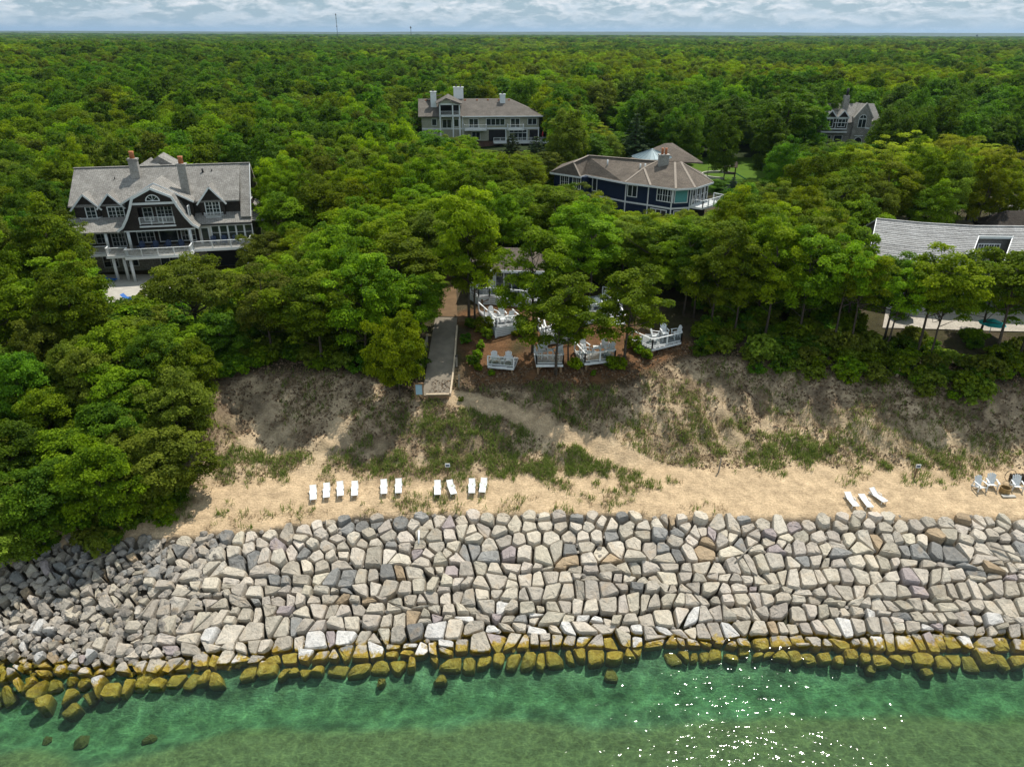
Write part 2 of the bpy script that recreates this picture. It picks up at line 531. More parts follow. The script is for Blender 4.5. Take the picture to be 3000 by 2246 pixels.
GROUND = link_mesh("ground", me, kind="structure")

# the bed's net of caustic light is painted in its colour, without relief
# ------------------------------------------------------------------ water
def water_material():
    m, nt, b = new_mat("lake_water")
    nt.nodes.remove(b)
    out = nt.nodes["Material Output"]
    P_ = pos(nt)
    tr = N(nt, "ShaderNodeBsdfTransparent")
    tr.inputs["Color"].default_value = (0.93, 0.985, 0.96, 1)
    gl = N(nt, "ShaderNodeBsdfGlossy")
    gl.inputs["Roughness"].default_value = 0.055
    fr = N(nt, "ShaderNodeFresnel"); fr.inputs["IOR"].default_value = 1.333
    h1 = noise(nt, scaled(nt, P_, (1.0, 1.6, 1)), 0.85, 2, 0.5, dist=.3)
    h2 = noise(nt, scaled(nt, P_, (1.0, 1.4, 1)), 2.4, 2, 0.5, dist=.3)
    hh = math_n(nt, 'ADD', math_n(nt, 'MULTIPLY', h1, 1.0), math_n(nt, 'MULTIPLY', h2, 0.42))
    bp = N(nt, "ShaderNodeBump"); bp.inputs["Strength"].default_value = 1.0; bp.inputs["Distance"].default_value = 0.076
    nt.links.new(hh, bp.inputs["Height"])
    nt.links.new(bp.outputs[0], gl.inputs["Normal"]); nt.links.new(bp.outputs[0], fr.inputs["Normal"])
    mx = N(nt, "ShaderNodeMixShader")
    nt.links.new(fr.outputs[0], mx.inputs[0]); nt.links.new(tr.outputs[0], mx.inputs[1]); nt.links.new(gl.outputs[0], mx.inputs[2])
    nt.links.new(mx.outputs[0], out.inputs["Surface"])
    va = N(nt, "ShaderNodeVolumeAbsorption")
    va.inputs["Color"].default_value = (0.52, 0.76, 0.50, 1)
    va.inputs["Density"].default_value = 0.42
    nt.links.new(va.outputs[0], out.inputs["Volume"])
    return m
mb = MB()
mb.box(-4000, 4000, -6000, 41.0, -9.0, 0.0)
lake = mb.build("water", water_material(), kind="structure")

# ------------------------------------------------------------------ stone revetment
rng = np.random.default_rng(7)
seeds = []
x = -56.0
rowh = .98
XL, XR = -52.0, 56.0
# rows follow the slope; s = horizontal distance behind the waterline
srow = -3.4
k = 0
while srow < 13.0:
    xx = XL + rng.uniform(0, 1.2)
    while xx < XR:
        S = float(y_rock(xx) - y_water(xx))
        left = 1 - float(sstep(-33, -20, xx))
        wd = rng.uniform(0.74, 1.55) * (1 - .30 * left) * (1.06 if srow < 2.5 else 1.0)
        jit = 0.10 if srow < 3 else 0.26
        jit = jit + .25 * left
        s = srow + rng.normal(0, jit) + (0.25 * math.sin(xx * .23 + k))
        if s < S - 0.30 and not (srow < -1.5 and rng.random() < (.35 if srow > -2.6 else .72)):
            if srow < -1.5: s += rng.normal(0, .35)
            seeds.append((xx + wd / 2 + rng.normal(0, 0.08), s))
        xx += wd
        if left > .5 and rng.random() < .45 and s + .55 < S:
            seeds.append((xx, s + .55 + rng.normal(0, .1)))
    srow += rowh * (0.92 if srow > 5 else 1.0)
    k += 1
seeds = np.array(seeds)
def row_s(k, x):
    "height line k of the coursed lower part"
    return -.66 + k * .97 + (.26 * math.sin(x * .21 + k * 1.3) + .16 * math.sin(x * .63 + k * 2.1) + .10 * math.sin(x * 1.4 + k * 3.7)) * (.5 if k <= 0 else 1) + .10 * math.sin(x * .085 + 2.0 + k * .4)
NROW = 7
XC = -27.0
def top_line(x): return row_s(NROW, x)
quads = []
for k in range(-2, NROW):
    x = XC + rng.uniform(0, .8)
    prev = (x + rng.normal(0, .06), x + rng.normal(0, .06))
    while x < 56:
        w = rng.choice([rng.uniform(.58, .84), rng.uniform(.84, 1.16), rng.uniform(1.16, 1.6)], p=[.28, .52, .20])
        x += w
        lean = rng.normal(0, .17)
        nxt = (x - lean, x + lean)
        jl = lambda: rng.normal(0, .085)
        q = np.array([(prev[0], row_s(k, prev[0]) + jl()), (nxt[0], row_s(k, nxt[0]) + jl()), (nxt[1], row_s(k + 1, nxt[1]) + jl()), (prev[1], row_s(k + 1, prev[1]) + jl())])
        r_ = rng.random()
        if k < 0 and rng.random() < (.05 if k == -1 else .93): pass
        elif r_ < .07 and k >= 0:      # two flat ones in place of one
            a, b2 = (q[0] + q[3]) / 2 + (0, jl() * 2), (q[1] + q[2]) / 2 + (0, jl() * 2)
            quads += [np.array([q[0], q[1], b2, a]), np.array([a, b2, q[2], q[3]])]
        elif r_ < .30:    # a cut corner makes a five sided block and a wedge of rubble
            c_ = rng.integers(4); p0, p1, p2 = q[c_ - 1], q[c_], q[(c_ + 1) % 4]
            f = rng.uniform(.25, .5)
            lst = list(q); lst[c_:c_ + 1] = [p1 + (p0 - p1) * f, p1 + (p2 - p1) * f]
            quads.append(np.array(lst))
        else: quads.append(q)
        prev = nxt
seeds = np.array([p for p in seeds if (p[0] < XC + .3 and p[1] > -2.6) or p[1] > top_line(p[0]) + .3])
def clip_cell(i, near, lim=1.7):
    c = seeds[i]
    poly = [np.array(c) + lim * np.array([math.cos(a), math.sin(a)]) for a in np.linspace(0, 2 * math.pi, 13)[:-1]]
    for j in near:
        mpt = (seeds[j] + c) / 2; nrm = seeds[j] - c
        nrm = nrm / np.linalg.norm(nrm)
        out = []
        for a, b in zip(poly, poly[1:] + poly[:1]):
            da, db = (a - mpt) @ nrm, (b - mpt) @ nrm
            if da <= 0: out.append(a)
            if (da < 0 < db) or (db < 0 < da):
                out.append(a + (b - a) * da / (da - db))
        poly = out
        if len(poly) < 3: return None
    return np.array(poly)
def stone_arrays(i):
    if i >= len(seeds): poly = quads[i - len(seeds)]
    else:
        d = np.hypot(*(seeds - seeds[i]).T)
        near = [j for j in np.argsort(d)[1:18] if d[j] < 3.6]
        toprow = seeds[i][1] > float(y_rock(seeds[i][0]) - y_water(seeds[i][0])) - 1.25
        poly = clip_cell(i, near, 1.0 if seeds[i][1] < -1.1 else (.72 if toprow else 1.5))
        if poly is None: return None
        if seeds[i][0] > XC and seeds[i][1] > 2:
            poly = np.array([(a, max(b_, top_line(a) + rng.normal(0, .04))) for a, b_ in poly])
        if seeds[i][0] > XC and -2.5 < seeds[i][1] < 2: poly = np.array([(a, min(b_, row_s(0, a) - .02)) for a, b_ in poly])
        if seeds[i][0] < XC + .3: poly = np.array([(min(a, XC + .35), b_) for a, b_ in poly])
    # drop tiny edges
    keep = [p for p, q in zip(poly, np.roll(poly, -1, 0)) if np.hypot(*(p - q)) > 0.16]
    if len(keep) < 3: return None
    poly = np.array(keep)
    cen = poly.mean(0)
    if np.abs(poly - cen).max() > 1.68 and False: return None
    xw, s = cen
    S = float(y_rock(xw) - y_water(xw))
    left = 1 - float(sstep(-33, -20, xw))
    gap = rng.uniform(0.03, 0.085) + .02 * left
    size = np.hypot(*(poly - cen).T).mean()
    shr = 1 - gap / max(size, .3) * 1.25
    if left > .3: shr *= rng.uniform(.80, 1.0)
    if s < -1.9: shr *= rng.uniform(.80, .96)
    # corners cut, edges broken once
    ring = []
    n = len(poly)
    for q in range(n):
        p, a, b2 = poly[q], poly[q - 1], poly[(q + 1) % n]
        c1, c2 = (rng.uniform(.05, .17), rng.uniform(.05, .17)) if s > -.3 else (rng.uniform(.10, .28), rng.uniform(.10, .28))
        ring += [p + (a - p) * c1, p + (b2 - p) * c2]
    ring = (np.array(ring) - cen) * shr
    ring *= 1 + rng.normal(0, .022, (len(ring), 1))
    h = rng.uniform(.20, .52) + (.12 * left * rng.random())
    tilt = rng.normal(0, .13 + .10 * left, 2)
    if s < -1.1: tilt = rng.normal(0, .14, 2)
    skew = rng.normal(0, .05, 2)
    vs, n = [], len(ring)
    for sc_, hz, jt in ((.86, -.75 if s > -.3 else -1.7, .0), (1.0, -.12, .03), (1.0 - rng.uniform(.02, .06), h * .62, .035), (rng.uniform(.84, .92) if s > -.3 else rng.uniform(.70, .82), h, .03), (.45, h + rng.uniform(.0, .03), .02)):
        pr = ring * sc_ + skew * (hz + .3)
        z = hz + (pr @ tilt if hz > 0 else 0) + rng.normal(0, jt, n)
        vs.append(np.c_[pr, np.broadcast_to(z, n)])
    vs = np.concatenate(vs + [np.array([[0, 0, h + rng.uniform(-.01, .04)]])])
    fs = []
    for r_ in range(4):
        for q in range(n):
            fs.append((r_ * n + q, r_ * n + (q + 1) % n, (r_ + 1) * n + (q + 1) % n, (r_ + 1) * n + q))
    tris = [(4 * n + q, 4 * n + (q + 1) % n, 5 * n) for q in range(n)]
    # to the slope frame
    sn = max(S, 6.0)
    ang = math.atan2(Z_ROCK - 0.0, sn)
    if s < -0.4: ang *= .8
    if s > S - .6: ang *= .3
    zc = Z_ROCK * min(s, S) / sn - 0.15
    if s < 0: zc = -.22 - .12 * rng.random()
    if s < -.5: loc_dy = rng.normal(0, .14)
    if s < -.75: zc = -.52 - .34 * rng.random()
    if s < -1.9: zc = -.92 - .3 * rng.random()
    zc += rng.normal(0, .05 + .10 * left)
    ca, sa = math.cos(ang), math.sin(ang)
    yl, zl = vs[:, 1] / ca, vs[:, 2]
    Yw = yl * ca - zl * sa; Zw = yl * sa + zl * ca
    loc = np.array([xw, float(y_water(xw)) + s + (loc_dy if s < -.5 else 0), zc])
    V = np.c_[vs[:, 0], Yw, Zw]
    # colour of this stone
    r = rng.random()
    band = math.exp(-((s - 7.2 - .8 * math.sin(xw * .12)) / 1.3) ** 2)
    pg = .02 + .20 * band + (.20 if (s > S - 3.5 and xw < -5) else 0) + .10 * left * (s > S * .6)
    if r < pg: c = np.array([.24, .238, .228]) * rng.uniform(.75, 1.3)
    elif r < pg + .025: c = np.array([.38, .29, .19]) * rng.uniform(.8, 1.15)
    elif r < pg + .05: c = np.array([.36, .31, .305]) * rng.uniform(.85, 1.1)
    else:
        c = np.array([.475, .43, .362]) * rng.uniform(.70, 1.18) * np.array([1, rng.uniform(.985, 1.01), rng.uniform(.95, 1.03)])
        if s < 2.6 and rng.random() < .16: c = np.array([.60, .585, .56]) * rng.uniform(.9, 1.1)
        if s > S * .55 and left < .5: c *= 1.10
        if left > .5: c *= .88
    pr = proj(loc)
    return V, fs, tris, loc, c, size * size * shr / pr[2] ** 2 * (1 if -30 < pr[0] < 3030 else 0.0) * (1.0 if s > -2.3 else .35), pr
m, nt, b = new_mat("armour_stone")
P_ = pos(nt)
base = attr(nt, "Col")
f1 = noise(nt, P_, 2.2, 6, .65); f2 = noise(nt, P_, 9, 5, .7); f3 = noise(nt, P_, 1.1, 3, .5)
c = mixc(nt, 1.0, base, ramp(nt, f1, [(.28, (.72, .70, .68)), (.52, (1.02, 1.01, 1.0)), (.75, (1.18, 1.17, 1.16))]), 'MULTIPLY')
c = mixc(nt, 1.0, c, ramp(nt, f2, [(.30, (.70, .70, .70)), (.50, (1.05, 1.05, 1.05))]), 'MULTIPLY')
c = mixc(nt, ramp(nt, f3, [(.58, (0, 0, 0)), (.72, (.35, .35, .35))]), c, (.34, .23, .12))
sp = N(nt, "ShaderNodeSeparateXYZ"); nt.links.new(P_, sp.inputs[0])
zz = math_n(nt, 'ADD', sp.outputs[2], math_n(nt, 'MULTIPLY', math_n(nt, 'SUBTRACT', noise(nt, P_, 1.9, 4, .65), .5), 0.8))
alg = ramp(nt, zz, [(.0, (1, 1, 1)), (.06, (.95, .95, .95)), (.16, (0, 0, 0))])
ac = ramp(nt, f1, [(.3, (.20, .125, .012)), (.5, (.35, .232, .020)), (.7, (.47, .36, .085))])
mrd = N(nt, "ShaderNodeMapRange"); mrd.inputs["From Min"].default_value = -1.1; mrd.inputs["From Max"].default_value = -.35
nt.links.new(sp.outputs[2], mrd.inputs["Value"])
ac = mixc(nt, mrd.outputs[0], (.10, .095, .03), ac)
c = mixc(nt, alg, c, ac)
nt.links.new(c, b.inputs["Base Color"])
nt.links.new(ramp(nt, zz, [(.25, (.30, .30, .30)), (.55, (.85, .85, .85))]), b.inputs["Roughness"])
b.inputs["Specular IOR Level"].default_value = .35
f4 = noise(nt, P_, 4.5, 5, .7)
bump(nt, b, math_n(nt, 'ADD', math_n(nt, 'ADD', f1, math_n(nt, 'MULTIPLY', f2, .5)), math_n(nt, 'MULTIPLY', f4, .7)), .8, .13)
M_STONE = m
REVET = empty("stone_revetment", (0, float(y_water(0.0)), 0), 0, "long sloping revetment of fitted pale armour stones along the lake edge", "revetment")
allst = [a for a in (stone_arrays(i) for i in range(len(seeds) + len(quads))) if a is not None]
order = sorted(range(len(allst)), key=lambda i: -allst[i][5])
bigV, bigQ, bigT, bigC, off = [], [], [], [], 0
for rank, i in enumerate(order):
    V, fs, tris, loc, c, area, pr = allst[i]
    if rank < 300:
        me = bpy.data.meshes.new("stone")
        me.from_pydata(V.tolist(), [], fs + tris)
        at = me.attributes.new("Col", 'FLOAT_COLOR', 'POINT')
        at.data.foreach_set("color", np.tile(np.r_[c, 1.0], (len(V), 1)).astype(np.float32).ravel())
        me.materials.append(M_STONE)
        so = link_mesh("stone", me, REVET)
        so.location = loc - np.array(REVET.location)
    else:
        bigV.append(V + loc - np.array(REVET.location)); bigQ += [tuple(q + off for q in f) for f in fs + tris]
        bigC.append(np.tile(np.r_[c, 1.0], (len(V), 1))); off += len(V)
# rubble chinking in the joints
def blob(r, n=6):
    out = []
    for z, q in ((-.4, .7), (.1, 1.0), (.55, .55)):
        for k in range(n):
            a = 2 * math.pi * k / n + rng.uniform(-.2, .2)
            rr = r * q * rng.uniform(.8, 1.2)
            out.append((rr * math.cos(a), rr * math.sin(a), z * r + rng.normal(0, .06 * r)))
    out.append((0, 0, .8 * r))
    fs = [(i * n + k, i * n + (k + 1) % n, (i + 1) * n + (k + 1) % n, (i + 1) * n + k) for i in range(2) for k in range(n)]
    fs += [(2 * n + k, 2 * n + (k + 1) % n, 3 * n) for k in range(n)]
    return np.array(out), fs
for k in range(2600):
    xw = rng.uniform(-50, 55) if k < 1300 else rng.uniform(-50, -22)
    S = float(y_rock(xw) - y_water(xw))
    s = rng.uniform(-7.5, S)
    if -3.2 <= s < -.6: continue
    if s < -3.2 and (xw > -16 or rng.random() < (.93 if s > -5.0 else 1.1)): continue
    lf = xw < -22
    r = rng.uniform(.10, .26) * (1.5 if lf else 1.0)
    if s < -3.2:
        r = rng.uniform(.22, .50)
    V, fs = blob(r)
    z = Z_ROCK * s / S - .1 if s > 0 else float(ground(np.array([xw]), np.array([float(y_water(xw)) + s]))[0]) + .1
    if s < 0 and s > -3.2: z = s * .34 - .25
    if lf and s > 0: z += rng.uniform(0, .3)
    loc = np.array([xw, float(y_water(xw)) + s, z])
    c = np.array([.36, .33, .29]) * rng.uniform(.5, 1.1)
    bigV.append(V + loc - np.array(REVET.location)); bigQ += [tuple(q + off for q in f) for f in fs]
    bigC.append(np.tile(np.r_[c, 1.0], (len(V), 1))); off += len(V)
me = bpy.data.meshes.new("small_stones")
me.from_pydata(np.concatenate(bigV).tolist(), [], bigQ)
at = me.attributes.new("Col", 'FLOAT_COLOR', 'POINT')
at.data.foreach_set("color", np.concatenate(bigC).astype(np.float32).ravel())
me.materials.append(M_STONE)
link_mesh("small_stones", me, REVET, kind="stuff")
# ------------------------------------------------------------------ trees
def leaf_mat(name, dark, light, trans=.38, rough=.6):
    m, nt, b = new_mat(name)
    out = nt.nodes["Material Output"]
    t = attr(nt, "tint", "Fac")
    oi = nt.nodes.new("ShaderNodeObjectInfo")
    c = ramp(nt, t, [(.05, dark), (.95, light)])
    hs = nt.nodes.new("ShaderNodeHueSaturation")
    nt.links.new(math_n(nt, 'MULTIPLY_ADD', oi.outputs["Random"], .030, .482), hs.inputs["Hue"])
    nt.links.new(math_n(nt, 'MULTIPLY_ADD', oi.outputs["Random"], .62, .68), hs.inputs["Value"])
    nt.links.new(c, hs.inputs["Color"])
    nt.links.new(hs.outputs[0], b.inputs["Base Color"])
    b.inputs["Roughness"].default_value = rough
    b.inputs["Specular IOR Level"].default_value = .10
    tl = nt.nodes.new("ShaderNodeBsdfTranslucent")
    nt.links.new(mixc(nt, 1.0, hs.outputs[0], (1.25, 1.35, .5), 'MULTIPLY'), tl.inputs["Color"])
    ms = nt.nodes.new("ShaderNodeMixShader"); ms.inputs[0].default_value = trans
    nt.links.new(b.outputs[0], ms.inputs[1]); nt.links.new(tl.outputs[0], ms.inputs[2])
    nt.links.new(ms.outputs[0], out.inputs["Surface"])
    return m
L_MID = leaf_mat("oak_leaves", (.058, .120, .004), (.250, .365, .010))
L_DARK = leaf_mat("maple_leaves", (.033, .090, .006), (.150, .270, .012))
L_OLIVE = leaf_mat("olive_oak_leaves", (.070, .108, .008), (.245, .310, .030))
L_BRIGHT = leaf_mat("fresh_leaves", (.100, .165, .003), (.310, .385, .010), .45)
L_LOCUST = leaf_mat("locust_leaves", (.170, .220, .010), (.430, .490, .040), .48)
L_PINE = leaf_mat("pine_needles", (.030, .058, .020), (.095, .140, .052), .15)
L_SPRUCE = leaf_mat("spruce_needles", (.035, .070, .048), (.110, .165, .125), .12)
M_BARK = plain("bark", (.075, .060, .046), .9, .35, 2.5, .15, 0, .6)

def quads_from(P, Nn, size, rng, aspect=(.55, 1.0)):
    n = len(P)
    Nn = Nn / np.maximum(np.linalg.norm(Nn, axis=1, keepdims=True), 1e-6)
    ref = rng.normal(size=(n, 3))
    U = np.cross(Nn, ref); U /= np.maximum(np.linalg.norm(U, axis=1, keepdims=True), 1e-6)
    Vv = np.cross(Nn, U)
    s = np.broadcast_to(np.asarray(size), (n,))[:, None] * rng.uniform(.7, 1.3, (n, 1)) * .5
    a = s * rng.uniform(*aspect, (n, 1))
    bend = Nn * s * .35
    V = np.stack([P - U * s, P - Vv * a + bend, P + U * s, P + Vv * a + bend], 1).reshape(-1, 3)
    F = np.arange(4 * n).reshape(n, 4)
    return V, F
def make_tree(name, seed, H, Rr, z0, ncl, nleaf, leaf, rcf=.30, flat=.62, airy=0.0, topness=0.0, trunk_r=.16, limbs=18, lean=.0):
    rng = np.random.default_rng(seed)
    zc = z0 + (H - z0) * .46; rz_up = H - zc; rz_dn = zc - z0
    lob = rng.uniform(0, 6.28, 6)
    C = []
    for _ in range(ncl * 30):
        if len(C) >= ncl: break
        d = rng.normal(size=3); d /= np.linalg.norm(d)
        if d[2] < -.88: continue
        az = math.atan2(d[1], d[0])
        k = .84 + .13 * math.sin(2 * az + lob[0] + d[2]) + .10 * math.sin(3 * az + lob[1]) + .07 * math.sin(5 * az + lob[2] + 3 * d[2])
        rr = k * (rng.uniform(.80, 1.0) if rng.random() < .82 else rng.uniform(.35, .75))
        prof = 1 - topness * max(d[2], 0)
        p = np.array([d[0] * Rr * rr * prof, d[1] * Rr * rr * prof, zc + d[2] * rr * (rz_up if d[2] > 0 else rz_dn)])
        rc = Rr * rcf * rng.uniform(.7, 1.25)
        if all(np.linalg.norm((p - q[0]) * (1, 1, 1.25)) > .62 * (rc + q[1]) * .72 for q in C):
            C.append((p, rc))
    Ps, Ns, Ts = [], [], []
    cc = np.array([0, 0, zc])
    for p, rc in C:
        n = int(nleaf * rng.uniform(.75, 1.3) * (rc / (Rr * rcf)) ** 1.6)
        d = rng.normal(size=(n, 3)); d /= np.linalg.norm(d, axis=1, keepdims=True)
        d[:, 2] = np.where(d[:, 2] < -.35, -d[:, 2], d[:, 2])
        # three to five twigs per clump break its outline
        tw = rng.normal(size=(5, 3)); tw /= np.linalg.norm(tw, axis=1, keepdims=True)
        al = np.max(d @ tw.T, axis=1)
        rad = rc * (.62 + .52 * sstep(.45, .98, al)) * rng.uniform(.55, 1.06, n)
        q = p + d * rad[:, None] * np.array([1, 1, flat])
        Ps.append(q)
        outw = (p - cc) / np.linalg.norm(p - cc)
        Ns.append(d * .8 + outw * .35 + np.array([0, 0, .75]) + rng.normal(size=(n, 3)) * .55)
        Ts.append(np.clip(rng.uniform(.15, .75) + rng.normal(0, .17, n), 0, 1))
    Ps, Ns, Ts = np.concatenate(Ps), np.concatenate(Ns), np.concatenate(Ts)
    sh = lean * np.clip(Ps[:, 2] / H, 0, 1) ** 1.5
    Ps[:, 0] += sh
    V, F = quads_from(Ps, Ns, leaf, rng)
    me = fast_mesh(name + "_crown", V, F, L_MID, {"tint": np.repeat(Ts, 4)})
    mb = MB()
    zt = zc + rz_up * .35
    hs = np.linspace(-.8, zt, 7)
    wob = rng.normal(0, .05 * H / 10, (7, 2)); wob[0:2] = 0
    wob = np.cumsum(wob, 0)
    tp = [(wob[i, 0] + lean * max(hs[i] / H, 0) ** 1.5, wob[i, 1], hs[i]) for i in range(7)]
    mb.tube(tp, [trunk_r * (1.25 if i == 0 else 1 - .125 * i) for i in range(7)], 7)
    for j in rng.permutation(len(C))[:limbs]:
        p, rc = C[j]
        p = p.copy(); p[0] += lean * (p[2] / H) ** 1.5
        zb = min(max(z0 * .75, p[2] - np.hypot(p[0], p[1]) * rng.uniform(.45, .9)), zt - .3)
        zb = max(zb, .35 * z0)
        b0 = np.array([np.interp(zb, hs, [t[0] for t in tp]), np.interp(zb, hs, [t[1] for t in tp]), zb])
        mid = b0 * .5 + p * .5 + rng.normal(0, .10 * Rr, 3) + np.array([0, 0, -.05 * Rr])
        r0 = trunk_r * rng.uniform(.22, .42)
        mb.tube([b0, mid, p], [r0, r0 * .6, r0 * .2], 5, False)
    tm = mb.mesh(name + "_trunk"); tm.materials.append(M_BARK)
    return dict(crown=me, trunk=tm, H=H, R=Rr, nm=name)
def make_conifer(name, seed, H, Rr, whorls, nleaf, leaf, open_=.2):
    rng = np.random.default_rng(seed)
    Ps, Ns, Ts = [], [], []
    mb = MB()
    mb.tube([(0, 0, -.8), (0, 0, H * .5), (0, 0, H * .97)], [.2, .12, .03], 7)
    for w in range(whorls):
        f = (w + .3) / whorls
        z = H * (.10 + .88 * f); L = Rr * (1 - f) ** .8 * rng.uniform(.8, 1.1) + .15
        nb = 7 if f < .7 else 5
        for k in range(nb):
            a = 2 * math.pi * k / nb + rng.uniform(-.35, .35); l = L * rng.uniform(.7, 1.1)
            n = int(nleaf * max(l, .5))
            t = rng.uniform(.15, 1, n) ** .7
            side = rng.normal(0, .20, n) * (1.1 - t) * l
            P = np.c_[np.cos(a) * t * l - np.sin(a) * side, np.sin(a) * t * l + np.cos(a) * side, z - .28 * l * t + .14 * l * t * t + rng.normal(0, .10, n)]
            Ps.append(P); Ns.append(np.c_[np.cos(a) * .4 + rng.normal(0, .5, n), np.sin(a) * .4 + rng.normal(0, .5, n), np.full(n, .9)])
            Ts.append(np.clip(rng.uniform(.2, .7) + rng.normal(0, .15, n), 0, 1))
            mb.tube([(0, 0, z), (np.cos(a) * l * .8, np.sin(a) * l * .8, z - .15 * l)], [.04, .012], 4, False)
    V, F = quads_from(np.concatenate(Ps), np.concatenate(Ns), leaf, rng, (.25, .5))
    me = fast_mesh(name + "_crown", V, F, L_PINE, {"tint": np.repeat(np.concatenate(Ts), 4)})
    tm = mb.mesh(name + "_trunk"); tm.materials.append(M_BARK)
    return dict(crown=me, trunk=tm, H=H, R=Rr, nm=name)
TREES = {
    'tall': [make_tree("oak", 11 + i, 12.0, 3.7, 2.9 + .4 * (i % 2), 60, 300, .215, .25, .60, trunk_r=.17, limbs=20, lean=(.6, -.5, .2, 0)[i]) for i in range(4)],
    'high': [make_tree("oak", 21 + i, 12.0, 3.6, 5.6, 50, 300, .215, .25, .58, trunk_r=.17, limbs=24, lean=(.9, -.7, .3)[i]) for i in range(3)],
    'full': [make_tree("oak", 31 + i, 12.5, 4.6, 3.0, 80, 290, .245, .24, .62, trunk_r=.2, limbs=14) for i in range(4)],
    'bush': [make_tree("oak", 51 + i, 8.5, 4.0, .7, 80, 290, .225, .24, .62, trunk_r=.14, limbs=12) for i in range(4)],
    'flat': [make_tree("oak", 71 + i, 9.0, 5.4, 4.6, 78, 260, .24, .20, .5, trunk_r=.26, limbs=34) for i in range(1)],
    'airy': [make_tree("locust", 81 + i, 13.0, 4.8, 3.6, 78, 200, .22, .22, .42, trunk_r=.17, limbs=40, lean=(.9, -.9, .2)[i]) for i in range(3)],
    'pine': [make_conifer("pine", 91 + i, 13.0, 3.6, 15, 34, .50) for i in range(2)],
    'shrub': [make_tree("shrub", 101 + i, 1.5, .85, .05, 24, 70, .20, .34, .75, trunk_r=.03, limbs=6) for i in range(3)],
}
TONES = {'mid': (L_MID, "mid green"), 'dark': (L_DARK, "dark green"), 'olive': (L_OLIVE, "olive green"), 'bright': (L_BRIGHT, "bright yellow-green"), 'locust': (L_LOCUST, "pale yellow-green"),
         'pine': (L_PINE, "dark needled"), 'spruce': (L_SPRUCE, "blue-green")}
TREE_LIST = []
_rt = random.Random(5)
def put_tree(kind, loc, h, r, tone, label=None, group=None, cat="tree", name=None):
    T = _rt.choice(TREES[kind])
    nm = name or {'pine': 'pine_tree', 'airy': 'locust_tree', 'shrub': 'shrub'}.get(kind, 'oak_tree')
    root = empty(nm, loc, _rt.uniform(0, 6.28) if kind not in ('tall', 'high', 'airy') else _rt.uniform(-.6, .6), label, cat, group)
    sx, sz = r / T['R'], h / T['H']
    root.scale = (sx, sx * _rt.uniform(.92, 1.08), sz)
    for part, me in (("trunk", T['trunk']), ("crown", T['crown'])):
        o = link_mesh(part, me, root)
        if part == "crown":
            o.material_slots[0].link = 'OBJECT'
            o.material_slots[0].material = TONES[tone][0]
    TREE_LIST.append((root, kind, tone, h, r))
    return root
def tree_px(bx, by, ty, r, kind, tone, label, group=None):
    p = G(bx, by)
    top = WY(bx, ty, p[1])
    return put_tree(kind, (p[0], p[1], p[2] - .05), top[2] - p[2], r, tone, label, group)

